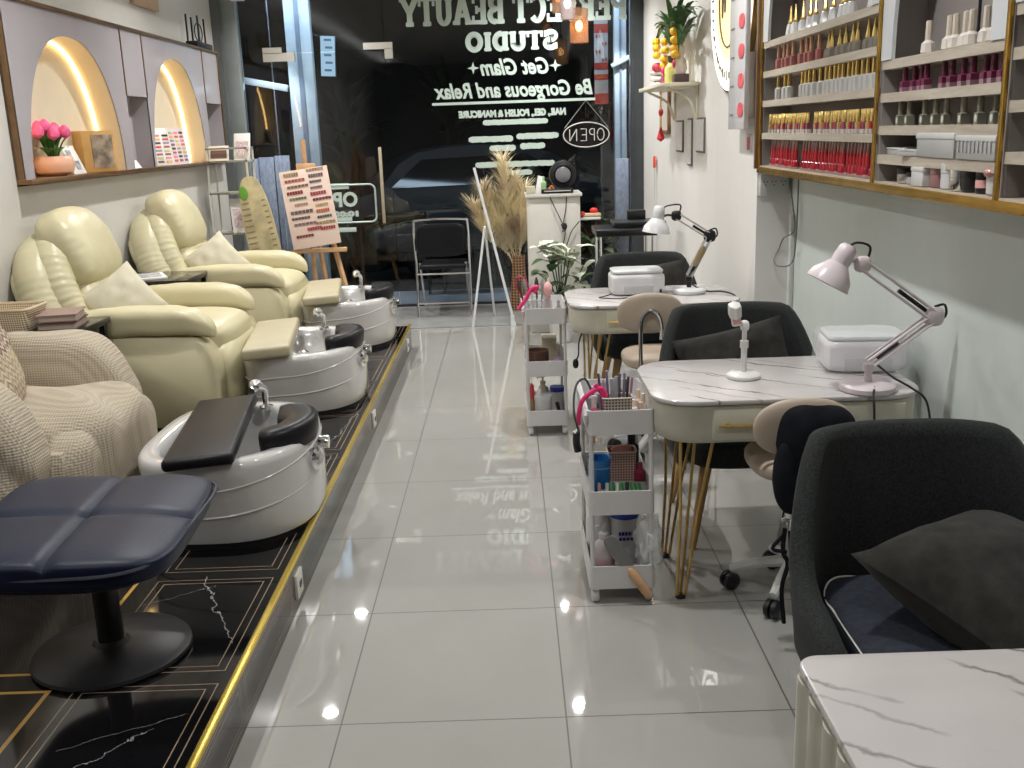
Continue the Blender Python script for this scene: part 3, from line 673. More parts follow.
for i, (y, w, h, z, l) in enumerate(((7.08, .26, .21, 1.455, 'nearest the shelf bracket'), (6.69, .15, .30, 1.42, 'in the middle and tallest'), (6.33, .26, .21, 1.465, 'closest to the glowing sign'))):
    t = thing('framed_certificate', 'small dark framed certificate on the right wall, %s' % l, 'picture frame', (XR-.006, y, z), 0, 'framed certificates')
    M().box((0, 0, 0), (.010, w, h), .002).build('frame', mat('frame_dark_grey', (.16, .15, .15), .4), t); M().box((-.006, 0, 0), (.003, w-.022, h-.022)).build('sheet', mat('certificate_grey', (.80, .78, .77), .4, var=.12, ns=60), t)
t = thing('framed_scroll', 'narrow brown framed scroll under the wall shelf at window end', 'picture frame', (XR-.012, 7.72, 1.63)); M().box((0, 0, 0), (.02, .42, .32), .003).build('frame', mat('brown_frame', (.26, .14, .07), .4), t); M().box((-.011, 0, 0), (.003, .36, .27)).build('sheet', mat('scroll_paper', (.60, .56, .50), .5), t)
t = thing('red_charm', 'red knotted lucky charm with gold tassel hanging below the wall shelf', 'charm', (1.10, 7.33, 1.76))
M().tube([(0, 0, 0), (0, 0, -.30)], .006, 5).build('cord', goldcap, t); M().soft((0, 0, -.14), (.03, .12, .055), 2, 5).build('knot', mat('charm_red', (.65, .03, .04), .5), t); M().lathe([(.004, -.34), (.03, -.32), (.012, -.26), (.006, -.24)], seg=8).build('tassel', mat('charm_red', (.65, .03, .04)), t)
t = thing('red_tag', 'orange red tag on a thin white stick against the far right wall', 'tag', (XR-.02, 8.2, .85)); M().box((0, 0, -.245), (.006, .012, 1.21)).build('stick', white, t); M().box((0, 0, .40), (.012, .07, .09), .003).build('tag_plate', mat('orange_red', (.80, .08, .03), .4), t)

# ================================================================== LIGHTS
led = emis('downlight_lens', (1, .98, .95), 22)
def downlight(x, y, e=33, r=.05, spread=150):
    t = thing('ceiling_downlight', 'round recessed ceiling downlight over the salon', 'downlight', (x, y, ZC), 0, 'recessed ceiling downlights')
    M().lathe([(r+.02, -.006), (r+.02, 0), (r, 0), (r, -.006)], seg=20).build('rim', white, t)
    M().lathe([(0.001, -.003), (r, -.003), (r, -.001)], seg=20).build('lens', led, t)
    l = bpy.data.lights.new('downlight', 'AREA'); l.shape = 'DISK'; l.size = .10; l.energy = e; l.color = (1, .995, .985); l.spread = rad(spread)
    o = bpy.data.objects.new('downlight_lamp', l); COL.objects.link(o); o.location = (0, 0, -.012); o.parent = t
for x in (-1.5, .42):
    for y, e_ in ((.8, 17), (2.8, 24 if x < 0 else 32), (4.85, 38), (6.85, 40), (8.5, 40)): downlight(x, y, e_)
for i, (x, zt) in enumerate(((XL+.28, 'left'), (XN-.30, 'right'))):
    pass
def cove(x0, y0, x1, y1, sx, sy, e, label):  # upward fill added out of view along the walls to soften the light
    t = thing('fill_light', label, 'cove light', ((x0+x1)/2, (y0+y1)/2, ZC-.17))
    M().box((0, 0, -.02), (sx, sy, .02)).build('trough', white, t)
    l = bpy.data.lights.new('cove', 'AREA'); l.shape = 'RECTANGLE'; l.size = sx*.7; l.size_y = sy*.98; l.energy = e; l.color = (1, .99, .97)
    o = bpy.data.objects.new('fill_lamp', l); COL.objects.link(o); o.parent = t; o.location = (0, 0, 0); o.rotation_euler = (pi, 0, 0)
cove(-2.05, 3.8, -2.05, 3.8, .10, 9.0, 22, 'added long ceiling cove light trough along the left wall')
cove(.98, 3.8, .98, 3.8, .10, 9.0, 22, 'added long ceiling cove light trough along the right wall')
# pendants
amber = mat('amber_glass', (.68, .38, .20), .1, alpha=.42, var=.05)
def pendant(loc, r, h, g, bulb, label):
    t = thing('pendant_lamp', label, 'pendant lamp', loc, 0, 'pendant lamps by the window')
    M().tube([(0, 0, h), (0, 0, ZC-loc[2])], .006, 6).build('cord', mat('cord_brown', (.10, .06, .05), .5), t)
    M().lathe([(r, 0), (r+.003, .004), (r+.002, h), (r*.3, h+.015), (r*.3, h+.012), (r-.002, h-.004), (r-.003, .0)], seg=24).build('glass_shade', g, t)
    M().lathe([(.02, h-.05), (.025, h+.03), (.01, h+.05)], seg=12).build('socket', blackm, t)
    M().soft((0, 0, h*.5), (.055, .055, .075), 2, 6).build('bulb', bulb, t)
bm_ = emis('bulb_glow', (1, .62, .22), 22)
pendant((.565, 7.8, 2.145), .066, .235, amber, bm_, 'amber glass cylinder pendant lamp glowing by the window, lowest of the cluster')
pendant((.47, 7.6, 2.29), .05, .22, mat('clear_shade', (.6, .5, .5), .08, alpha=.4), emis('white_bulb', (1, .93, .85), 5), 'clear glass pendant lamp behind the amber glowing one')
pendant((.42, 7.9, 2.37), .045, .22, amber, emis('copper_glow', (1, .5, .25), 3), 'small copper toned pendant lamp, leftmost of the cluster')

# ================================================================== LEFT SIDE FURNITURE
PZ = .162
def recliner(name, label, loc, rz, mt, slip=False):
    t = thing(name, label, 'armchair', loc, rz)
    sd = hash(label) % 7 if False else len(label) % 7
    def wr(amp, fx=9, ax=2):
        return lambda v, q: q+Vector((0, 0, 1)).normalized()*0+q.normalized()*noise.noise(q*fx+Vector((sd, 0, 0)))*amp
    # base
    M().soft((-.02, 0, .20), (.80, .78, .40), 14, 10).build('base', mt, t)
    for s in (-1, 1):
        # side panel with rounded front
        out = [(-.42, .0), (.33, .0), (.385, .04), (.405, .16), (.405, .30), (.385, .39), (.33, .455), (.24, .475), (-.42, .50)]
        m = M(); ring = [(p[0], 0, p[1]) for p in catmull([(a, b, 0) for a, b in out], 3)]
        ring = [(p.x, p.y) for p in catmull([(a, b, 0) for a, b in out], 3)]
        def R(y, k): 
            cx, cz = -.02, .24
            return [(cx+(a-cx)*k, y, cz+(b-cz)*k) for a, b in ring]
        y0, y1 = .355*s, .50*s
        m.loft([R(y0, .96), R(y0+.012*s, 1), R(y1-.035*s, 1), R(y1-.012*s, .985), R(y1, .95)]); m.build('side_panel', mt, t, sharp=60)
        # arm pad
        def af(v, q):
            z = q.z+.035*(1-((q.x-.05)/.42)**2)-max(0, q.x-.28)**2*3.2
            w = 1+.0*v.x
            ruch = .008*sin(v.y*14+2)*max(0, v.x-.5)*2
            return Vector((q.x+ruch, q.y*w, z+.006*noise.noise(q*10)))
        if slip:
            m = M(); m.soft((0, .435*s, .49), (.86, .30, .24), 3, 14, lambda v, q: Vector((q.x, q.y, q.z+.03*(1-v.x**2)-max(0, q.x-.22)**2*2.6+.012*noise.noise(q*7)+.006*sin(q.y*40+q.x*14)*max(0, v.x))))
        else:
            m = M(); m.soft((-.01, .425*s, .52), (.80, .20, .15), 3.4, 18, af)
        m.build('arm_pad', mt, t)
    # seat cushion, front roll, footrest
    M().soft((.06, 0, .40), (.74, .70, .22), 4.5, 14, lambda v, q: Vector((q.x, q.y, q.z+.02*(1-v.x**2)*(1-v.y**2)+.006*noise.noise(q*8)))).build('seat_cushion', mt, t)
    M().soft((.36, 0, .22), (.20, .69, .40), 4, 12, lambda v, q: Vector((q.x+.01*cos(q.z*14), q.y, q.z+.004*noise.noise(q*9)))).build('front_cushion', mt, t)
    # back
    bt = -23
    M().at((-.30, 0, .28), (0, bt, 0)).soft((-.05, 0, .30), (.16, .92, .70), 4, 12).build('back_shell', mt, t)
    def ru(n, amp, ax):  # ruched edges
        def f(v, q):
            e = max(abs(v.y)-.55, 0)*2
            return Vector((q.x+amp*sin(q.z*n)*e, q.y+amp*.5*sin(q.z*n+1)*e, q.z+.006*noise.noise(q*9)))
        return f
    B = ((-.30, 0, .33), (0, bt, 0))
    M().at(*B).soft((.09, 0, .22), (.24, .58, .38), 3.2, 20, lambda v, q: Vector((q.x+.008*sin(q.z*110+q.y*6)*max(0, v.x), q.y, q.z))).build('lumbar_cushion', mt, t)
    def roll(x, w, top, r, amp, nm):
        P = [(x, -w, -.02), (x, -w-.02, .20), (x, -w-.01, top-.26), (x+.01, -w+.07, top-.09), (x+.02, -w+.20, top), (x+.02, 0, top+.03), (x+.02, w-.20, top), (x+.01, w-.07, top-.09), (x, w+.01, top-.26), (x, w+.02, .20), (x, w, -.02)]
        m = M().at(*B); m.tube(P, lambda q: r*(1-.45*max(0, abs(q-.5)*2-.86)/.14)+amp*(sin(q*330)*(.35+.35*sin(q*23+w*9))+1.6*noise.noise(Vector((q*60, w*7, 0)))), 18, 24); m.build(nm, mt, t, sharp=75)
    roll(-.03, .40, .585, .105, .0022, 'outer_wing_roll'); roll(.055, .325, .625, .095, .0024, 'inner_wing_roll')
    M().at(*B).soft((.115, 0, .54), (.24, .56, .45), 3.2, 26, lambda v, q: Vector((q.x+.03*(1-v.z**2)+.006*sin(q.z*130+3*noise.noise(q*12))*max(0, abs(v.y)-.72)*2.2+.004*noise.noise(q*14), q.y, q.z+.02*(1-v.y**2)))).build('headrest', mt, t)
    # plinth
    M().box((-.02, 0, .012), (.70, .74, .024)).build('foot_plinth', blackp, t)
    t.scale = (.97, .90, .96)
    return t
recliner('recliner_armchair', 'cream leather recliner in the middle, beside the black table with basket', (-1.835, 5.19, PZ), 0, cream)
recliner('recliner_armchair', 'cream leather recliner nearest the shop window beside the wire shelf', (-1.835, 6.76, PZ), 0, cream)
def slipchair():
    t = thing('slipcovered_armchair', 'armchair under a beige waffle weave throw at the left edge', 'armchair', (-1.93, 3.62, PZ), 0)
    t.scale = (1, 1, .93)
    nz = lambda q, f: noise.noise(q*f)
    M().soft((.0, 0, .20), (.84, .84, .40), 12, 10).build('base', waffle, t)
    for s in (-1, 1):
        def f(v, q, s=s):
            dro = max(0, v.z)  # rounded top
            fold = .014*sin(q.x*26+q.z*9)*max(0, .2-v.z)+.010*sin(q.z*30+q.x*30)*max(0, v.x-.3)
            return Vector((q.x+fold*.5+.01*nz(q, 6), q.y+fold*s, q.z+.02*(1-v.x**2)-max(0, q.x-.24)**2*2.0+.012*nz(q, 6)))
        M().soft((-.05, .43*s, .33), (.80, .28, .66), 3.6, 22, f).build('arm', waffle, t)
    def g(v, q):
        fo = .018*sin(q.y*16+q.x*14+1.5*nz(q, 4))*(0.4+max(0, v.x))
        return Vector((q.x+fo*.4, q.y, q.z+fo*max(0, v.z)+.02*(1-v.y**2)*max(0, v.z)))
    M().soft((.05, 0, .30), (.90, .64, .38), 4.5, 24, g).build('seat', waffle, t)
    M().soft((.37, 0, .23), (.22, .78, .46), 3.4, 24, lambda v, q: Vector((q.x+.022*sin(q.y*34+q.z*7+2*nz(q, 3))*(.3+max(0, -v.z)), q.y, q.z))).build('front_drape', waffle, t)
    M().at((-.36, 0, .30), (0, -14, 0)).soft((-.02, 0, .38), (.28, .90, .84), 3.2, 16, lambda v, q: Vector((q.x+.012*nz(q, 7), q.y, q.z))).build('back', waffle, t)
    M().box((0, 0, .012), (.72, .76, .024)).build('foot_plinth', blackp, t)
slipchair()
def cushion(name, label, loc, rot, w, h, th, mt, seed=0, piping=None):
    o = M().pillow(w, h, th, seed=seed).build(name, mt); o.location = loc; o.rotation_euler = [rad(a) for a in rot]
    tag(o, label, 'cushion')
    if piping:
        k = 18; pts = []
        for (u, v) in [(-1+2*i/k, -1) for i in range(k)]+[(1, -1+2*i/k) for i in range(k)]+[(1-2*i/k, 1) for i in range(k)]+[(-1, 1-2*i/k) for i in range(k)]:
            pts.append((u*w/2*(1-.07*(1-v*v)*u*u), v*h/2*(1-.07*(1-u*u)*v*v), 0))
        M().tube(pts, .005, 6, closed=True).build('piping', piping, o)
    return o
cushion('scatter_cushion', 'brown and cream chevron knit cushion on the slipcovered armchair', (-1.90, 3.52, PZ+.64), (72, 0, 108), .50, .46, .17, chev)
cushion('scatter_cushion', 'plain cream cushion leaning in the middle recliner', (-1.95, 4.97, PZ+.60), (58, -30, 40), .33, .31, .13, ecru, 3)
cushion('scatter_cushion', 'plain cream cushion leaning in the recliner nearest the window', (-1.92, 6.55, PZ+.60), (58, -30, 40), .33, .31, .13, ecru, 5)

# black side tables
bt_m = mat('black_gloss_laminate', (.010, .010, .011), .12)
def sidetable(loc, label):
    t = thing('side_table', label, 'side table', loc)
    M().box((0, 0, .565), (.50, .46, .03), .004).build('top', bt_m, t); M().box((0, 0, .51), (.46, .42, .08), .003).build('apron', bt_m, t)
    for x in (-.22, .22):
        for y in (-.19, .19): M().box((x, y, .275), (.035, .035, .55)).build('leg', bt_m, t)
sidetable((-2.16, 4.47, PZ), 'black gloss side table with wicker basket between armchairs')
sidetable((-2.16, 6.10, PZ), 'black gloss side table with papers between the cream recliners')
t = thing('wicker_basket', 'wicker basket on the black side table at the left edge', 'basket', (-2.25, 4.42, PZ+.582)); m = M(); 
m.loft([[(x, y, z) for x, y in rr(w, d, .03)] for w, d, z in ((.24, .20, 0), (.27, .23, .10), (.255, .215, .10), (.23, .19, .01))]); m.build('basket', weave, t); M().tube([(x, y, .10) for x, y in rr(.265, .225, .03)], .008, 6, closed=True).build('rim', mat('rattan_rim', (.55, .45, .30), .6), t)
for k, (c, z, r, lb_) in enumerate(((mat('book_red', (.16, .08, .07), .4), .0, 8, 'thick dark red book under another beside the basket'), (mat('book_pink', (.30, .20, .17), .4), .036, 12, 'brown covered book on top of the pair beside the basket'))):
    t = thing('book', lb_, 'book', (-2.03, 4.46, PZ+.580+z), r); M().box((0, 0, .004), (.17, .22, .004)).build('cover', c, t); M().box((0, 0, .017), (.155, .205, .022)).build('pages', mat('page_edge', (.45, .38, .33), .7), t); M().box((0, 0, .031), (.17, .22, .005)).build('cover', c, t)
t = thing('booklet', 'white open booklet on the side table between cream recliners', 'booklet', (-2.20, 6.05, PZ+.580), 25); M().box((0, 0, .006), (.20, .26, .012), .002).build('pages', paper, t); M().box((.0, .0, .014), (.15, .18, .002)).build('print', mat('print_grey', (.4, .4, .42), .5, var=.5, ns=40), t)

# ottoman
t = thing('ottoman', 'navy leather footstool with tufted top on round pedestal base', 'ottoman', (-1.14, 2.52, PZ), 0)
t.scale = (1, 1, .81)
def ot(s_):
    def f(v, q):
        u, w = v.x, v.y
        curl = .045*abs(u)**2.4*(1 if u > 0 else .8)+.018*abs(w)**2
        tuft = -.014*(math.exp(-(u/.05)**2)+math.exp(-(w/.05)**2))*(v.z > .1)
        wav = -.05*max(0, u-.55)
        return Vector((q.x, q.y, q.z*(1-.45*abs(u)**3)*(1-.15*abs(w)**4)+curl*.6+tuft+wav*.5))
    return f
M().at((0, 0, .455), (0, 3, 4)).soft((-.015, -.01, 0), (.57, .66, .13), 6, 28, ot(1)).build('cushion_top', navy, t)
M().at((0, 0, .425), (0, 3, 4)).soft((-.015, -.01, 0), (.54, .63, .07), 4, 14, lambda v, q: Vector((q.x, q.y, q.z+.04*abs(v.x)**2.4*.6))).build('under_shell', mat('navy_underside', (.010, .012, .02), .5), t)
M().tube([(.31*cos(a)/max(abs(cos(a))**1, .001) if 0 else p[0], p[1], .455+.6*.045*abs(p[0]/.3)**2.4+.018*.6*abs(p[1]/.36)**2) for a, p in [(0, p) for p in sup(.285, .330, 6, 72, -.015, -.01)]], .006, 6, closed=True).build('piping', mat('navy_piping', (.02, .025, .04), .5), t)
M().lathe([(.035, .03), (.032, .40), (.05, .41)], seg=20).build('column', blackm, t)
M().lathe([(.205, 0), (.212, .008), (.21, .02), (.19, .032), (.05, .045), (.04, .06), (0, .06)], seg=40).build('base_disc', mat('base_black', (.02, .02, .022), .35), t)

# pedicure tubs
def tub(label, y, padm, padlab, x=-1.06, pdx=0, pth=0):
    t = thing('pedicure_tub', label, 'foot spa', (x, y, PZ))
    def pl(a0, a1, b, z, n=3.0, k=56):
        o = []
        for i in range(k):
            th = 2*pi*i/k; c, s = cos(th), sin(th); n_ = 2.5 if c > 0 else 3.2
            o.append(((a1 if c > 0 else a0)*math.copysign(abs(c)**(2/n_), c), b*math.copysign(abs(s)**(2/n_), s), z))
        return o
    H = .325
    M().loft([pl(.262, .31, .365, 0), pl(.262, .31, .365, .03)]).build('plinth', blackp, t)
    def top(z, x): return z+.0*x
    m = M(); R = []
    for (a0, a1, b, z) in ((.265, .315, .37, .024), (.270, .322, .376, .05), (.275, .322, .388, .16), (.280, .316, .402, .25), (.285, .312, .410, .295), (.281, .308, .406, .316), (.270, .296, .394, H), (.230, .256, .352, H), (.212, .236, .332, H-.012), (.202, .226, .322, H-.05), (.17, .19, .27, .14), (.10, .09, .12, .10)):
        R.append(pl(a0, a1, b, z))
    m.loft(R, cap0=False); m.build('basin_shell', whitegloss, t, sharp=70)
    for zz in ((.10, .17), (.19, .28)):
        m = M(); pts = []
        for i in range(41):
            a = -pi*.93+pi*1.18*i/40
            z = zz[0]+(zz[1]-zz[0])*(.5+.5*cos(a-.1))**1.5
            f = .395+(.345-.395)*0
            q = min(max((z-.05)/.26, 0), 1); a0 = .270+.012*q; a1 = .322-.010*q; b = .376+.032*q
            c, s = cos(a), sin(a); n_ = 2.5 if c > 0 else 3.2
            pts.append(((a1 if c > 0 else a0)*math.copysign(abs(c)**(2/n_), c), b*math.copysign(abs(s)**(2/n_), s), z))
        m.tube(pts, .0045, 6); m.build('ridge', whitegloss, t)
    # leg rest pad
    m = M().at((-.045+pdx, -.06, H-.002), (0, -3, 8)); m.box((0, 0, .022+pth/2), (.235, .80, .042+pth), .016, 3); m.build('leg_rest_pad', padm, t)
    # horseshoe cushion
    m = M(); N = 20; rings = []
    for i in range(N+1):
        a = rad(-96+192*i/N); ro, ri = .165, .030
        if i in (0, N): ro, ri = .150, .045
        cx, cz = .175, H-.005; sc = 1.22
        def P(r, z): return (cx+r*cos(a)*.92, r*sin(a)*sc-.05, cz+z)
        hgt = .058+.010*cos(a)
        rings.append([P(ri, .0), P(ro-.004, -.02), P(ro+.004, .01), P(ro+.006, hgt-.014), P(ro-.006, hgt), P(ro-.03, hgt+.003), P(ri+.03, hgt-.010), P(ri+.008, hgt-.018), P(ri, hgt-.03)])
    m.loft(rings); m.build('horseshoe_cushion', blackleath, t, sharp=75)
    # faucet / shower ball
    f = M(); f.lathe([(.026, 0), (.028, .012), (.012, .02), (.012, .05)], (.06, .30, H-.005), 14); f.tube([(.06, .30, H+.04), (.06, .29, H+.08), (.045, .25, H+.10), (.03, .22, H+.09)], .014, 10, 5); fo = f.build('faucet', chrome, t)
    M().soft((.04, .25, H+.105), (.055, .06, .05), 2, 6).build('spray_head', chrome, fo)
    M().lathe([(.024, 0), (.026, .01), (.015, .016), (0, .016)], (.07, -.345, H-.002), 14).build('air_valve', chrome, t)
    m = M().at((.318, -.10, .235), (0, 90, -15)); m.lathe([(.040, -.01), (.042, .012), (.025, .018), (.02, .03), (0, .03)], seg=18); m.build('drain_knob', chrome, t)
    m = M().at((.308, .0, .265), (0, 90, 0)); m.lathe([(.012, -.02), (.012, .012), (.024, .014), (.024, .05), (0, .05)], seg=18); m.build('tap_knob', chrome, t)
    return t
tub('white pedicure tub with black leg rest pad behind the navy ottoman', 3.58, blackleath, '')
tub('white pedicure tub with tan leg rest pad in front of the middle recliner', 5.24, tan, '', -1.12, -.10, .018)
tub('white pedicure tub with tan leg rest pad nearest the shop window', 6.80, tan, '', -1.13, -.10, .018)
# sockets on the riser
for i, (y, l) in enumerate(((3.10, 'nearest the viewer'), (5.08, 'below the middle tub'), (6.95, 'near the platform end'))):
    t = thing('riser_socket', 'white wall socket on the platform riser, %s' % l, 'socket', (-.748, y, .082)); M().box((0, 0, 0), (.012, .085, .085), .003).build('plate', mat('socket_cream', (.70, .69, .62), .3), t); M().box((.007, 0, .0), (.003, .03, .02)).build('holes', blackp, t)

# ---------------------------------------------------------------- by the window, left
t = thing('easel', 'wooden tripod easel holding the nail colour board by the window', 'easel', (-1.45, 7.72, 0), 6)
def bar(m, a, b, w): m.tube([a, b], w, 4); return m
for a, b in (((-.24, -.16, .0), (-.10, .03, 1.30)), ((.26, -.16, .0), (-.02, .03, 1.30)), ((.02, .42, 0), (-.07, .07, 1.28))): bar(M(), a, b, .020).build('leg', pine, t)
bar(M(), (-.06, -.02, .45), (-.075, .02, 1.52), .018).build('mast', pine, t); M().box((-.065, -.03, 1.32), (.14, .04, .05), .004).build('top_clamp', pine, t); M().box((.0, -.10, .70), (.40, .06, .03), .003).build('ledge', pine, t)
M().box((0.0, -.12, .28), (.52, .02, .035)).build('crossbar', pine, t)
t = thing('colour_board', 'pale pink board with rows of lip and brow colour swatches on easel', 'colour board', (-1.45, 7.58, .735), 6)
T = ((0, 0, 0), (-7, -7, 0))
m = M().at(*T); m.box((0, 0, .29), (.36, .012, .58), .002); m.build('board', mat('blush_board', (.74, .58, .50), .5, var=.02), t)
rnd = random.Random(2); rws = []
for k, (x0, w) in enumerate(((-.15, .11), (-.15, .15), (-.14, .16), (-.15, .12), (-.14, .13), (-.11, .1), (-.15, .17), (-.15, .14), (-.14, .17), (-.05, .11), (-.14, .13))):
    rws.append((x0+w/2, .55-.045*k-.01*(k > 5), w, k))
for k, (x0, w) in enumerate(((.02, .13), (.03, .11), (.03, .09), (.03, .09), (.02, .12), (.03, .14), (.04, .10), (.04, .10), (.04, .11), (.02, .15), (.05, .11))):
    rws.append((x0+w/2, .565-.044*k, w, k+5))
swc = [(.28, .20, .10), (.30, .06, .05), (.18, .09, .08), (.22, .03, .04), (.10, .14, .08), (.35, .22, .15), (.12, .09, .08), (.10, .08, .09), (.20, .12, .12), (.30, .04, .06), (.16, .02, .03), (.45, .30, .10), (.40, .10, .05), (.05, .08, .08)]
for (x, z, w, k) in rws:
    m = M().at(*T); n = 6
    for j in range(n): m.box((x-w/2+w*(j+.5)/n, -.009, z), (w/n*.86, .006, .018 if k % 3 else .024))
    m.build('swatch_row', mat('swatch_row_%s' % 'abcdefghijklmn'[k % 14], swc[k % 14], .4, var=.3, ns=30), t)
# wire shelf rack
t = thing('wire_shelf_rack', 'thin white metal rack with cards by the left window post', 'shelf rack', (-2.24, 8.25, PZ*0))
wm = mat('white_wire', (.68, .64, .55), .4)
for x in (-.14, .17):
    for y in (-.10, .12): M().box((x, y, .74), (.014, .014, 1.48)).build('post', wm, t)
for z in (.35, .80, 1.12, 1.37, 1.47):
    m = M()
    for a, b in (((-.14, -.10), (.17, -.10)), ((.17, -.10), (.17, .12)), ((.17, .12), (-.14, .12)), ((-.14, .12), (-.14, -.10))): m.box(((a[0]+b[0])/2, (a[1]+b[1])/2, z), (abs(a[0]-b[0])+.014, abs(a[1]-b[1])+.014, .014))
    if z < 1.4: m.box((.015, .01, z), (.31, .22, .005))
    m.build('shelf', wm, t)
cm = mat('card_print', (.62, .50, .52), .5, var=.35, ns=60)
def leancard(label, loc, w, h, mt, rz=0, tilt=-14):
    t = thing('display_card', label, 'card', loc, rz); M().at((0, 0, 0), (tilt, 0, 0)).box((0, 0, h/2), (w, .006, h), .001).build('card', paper, t)
    M().at((0, 0, 0), (tilt, 0, 0)).box((0, -.005, h*.42), (w*.8, .003, h*.55)).build('print', mt, t)
leancard('nail colour card on the top shelf of the white rack at left', (-2.30, 8.20, 1.376), .16, .12, swm(4)); leancard('tall pink printed card standing on the top shelf of white rack', (-2.12, 8.22, 1.376), .13, .22, cm, 0, -20)
leancard('leaflet leaning on the middle shelf of the white rack', (-2.16, 8.18, .806), .15, .28, cm, 20, -18); leancard('second leaflet behind it on the middle shelf of white rack', (-2.10, 8.24, .806), .13, .26, mat('print_grey', (.4, .4, .42)), 20, -18)
t = thing('nail_sample_board', 'surfboard shaped straw board edged with nail samples beside the rack', 'sample board', (-1.93, 7.95, .015), 0)
o = M(); o.at((.0, 0, .63), (84, -10, 0)).slab(sup(.125, .62, 2.8, 40), -.01, .01, .003); o.build('board', mat('straw_board', (.52, .45, .26), .6, var=.25, ns=10), t)
m = M().at((.0, 0, .46), (84, -10, 0))
for k in range(17):
    y = .42-.045*k; w = .125*(1-abs(y/.62)**2.8)**(1/2.8) if abs(y) < .62 else 0
    if w > .03:
        for cx_, ww_ in ((-w*.62, w*.55), (w*.72, w*.25)): M().at((.0, 0, .63), (84, -10, 0)).box((cx_, y, .012), (ww_, .010, .004)).build('nail_tip', mat('nail_tip_straw', (.30, .24, .12), .4), t)
M().at((0, 0, .63), (84, -10, 0)).soft((-.06, .50, .014), (.07, .11, .012), 2, 5).build('green_sprig', mat('sprig_green', (.16, .40, .05), .5), t)

# folding chair
t = thing('folding_chair', 'black folding chair with chrome frame facing out by the window', 'folding chair', (-.575, 8.48, 0), 0)
m = M(); x = .225
m.tube([(-x, -.02, 0), (-x, .03, .44), (-x, -.03, .78), (-x+.05, -.045, .83), (x-.05, -.045, .83), (x, -.03, .78), (x, .03, .44), (x, -.02, 0)], .0115, 8, 5); m.build('front_frame', chrome, t)
m = M(); m.tube([(-x+.03, .40, 0), (-x+.03, .16, .30), (-x+.03, .02, .46)], .010, 8); m.tube([(x-.03, .40, 0), (x-.03, .16, .30), (x-.03, .02, .46)], .010, 8); m.tube([(-x+.03, .36, .05), (x-.03, .36, .05)], .008, 6); m.build('rear_frame', chrome, t)
M().tube([(-x, .0, .12+.0), (x, 0, .12)], .008, 6).build('stretcher', chrome, t); M().tube([(-x, .02, .37), (x, 0.02, .37)], .008, 6).build('stretcher', chrome, t)
M().box((0, .20, .43), (.40, .40, .045), .018, 3).build('seat', blackleath, t); M().soft((0, -.025, .66), (.42, .035, .28), 5, 8).build('backrest', blackleath, t)
# A stand
t = thing('a_frame_stand', 'thin white triangular floor stand in front of the window', 'stand', (-.12, 7.95, 0)); wp = mat('white_powder', (.72, .74, .74), .4)
for a, b in (((-.21, 0, 0), (-.03, .08, 1.10)), ((.13, 0, 0), (-.045, .1, 1.10)),): pass
M().box((0, 0, 0), (0, 0, 0))
M().tube([(-.20, 0, 0), (-.075, .03, .80)], .011, 6).build('short_leg', wp, t); M().tube([(.14, 0, 0), (-.14, .06, 1.26)], .012, 6).build('long_leg', wp, t); M().tube([(-.03, .50, 0), (-.075, .05, .80)], .010, 6).build('back_leg', wp, t); M().box((.12, .01, .04), (.03, .04, .09)).build('foot_clip', wp, t)
# vase of pampas
t = thing('floor_vase', 'slim leopard patterned floor vase holding pampas grass', 'vase', (.07, 8.72, .008)); M().lathe([(.085, 0), (.09, .02), (.07, .25), (.055, .42), (.062, .47), (.055, .47), (.045, .42), (.05, .10), (0, .08)], seg=20).build('vase_body', leopard, t)
pam = mat('pampas_plume', (.88, .70, .48), .8, var=.3, ns=4); t = thing('pampas_grass', 'large fluffy beige pampas grass bunch standing in the leopard vase', 'pampas grass', (.07, 8.72, .40))
rnd = random.Random(9)
for k, (dx, dy, h, lean) in enumerate(((-.38, 0, .52, .9), (-.30, .05, .68, .6), (-.12, -.03, .92, .2), (-.02, .04, .74, .1), (.07, 0, .66, .2), (-.32, -.06, .34, 1), (.06, -.08, .44, .3), (-.18, .08, .58, .4), (-.14, -.05, .36, .3))):
    m = M(); base = Vector((0, 0, .05)); tip = Vector((dx, dy, h)); P = catmull([(0, 0, -.2), (dx*.25, dy*.3, h*.25), (dx*.7, dy*.7, h*.62), tip], 6)
    m.tube(P, .005, 4)
    for j in range(520):
        q = .38+.62*rnd.random(); c = P[min(len(P)-1, int(q*(len(P)-1)))]+Vector((rnd.uniform(-.01, .01),)*3)
        a = rnd.random()*2*pi; L = (.10+.12*rnd.random())*(1.25-.7*abs(q-.6)); out = Vector((cos(a), sin(a)*.8, .75+.5*rnd.random())).normalized()
        e = c+out*L; mid = c+out*L*.5+Vector((0, 0, .012)); e.z -= .02*rnd.random(); w = Vector((-sin(a), cos(a), 0))*.0032
        v = [m.v(c-w), m.v(c+w), m.v(mid+w), m.v(mid-w), m.v(e)]; m.f([v[0], v[1], v[2], v[3]]); m.f([v[3], v[2], v[4]])
    m.build('plume', pam, t)

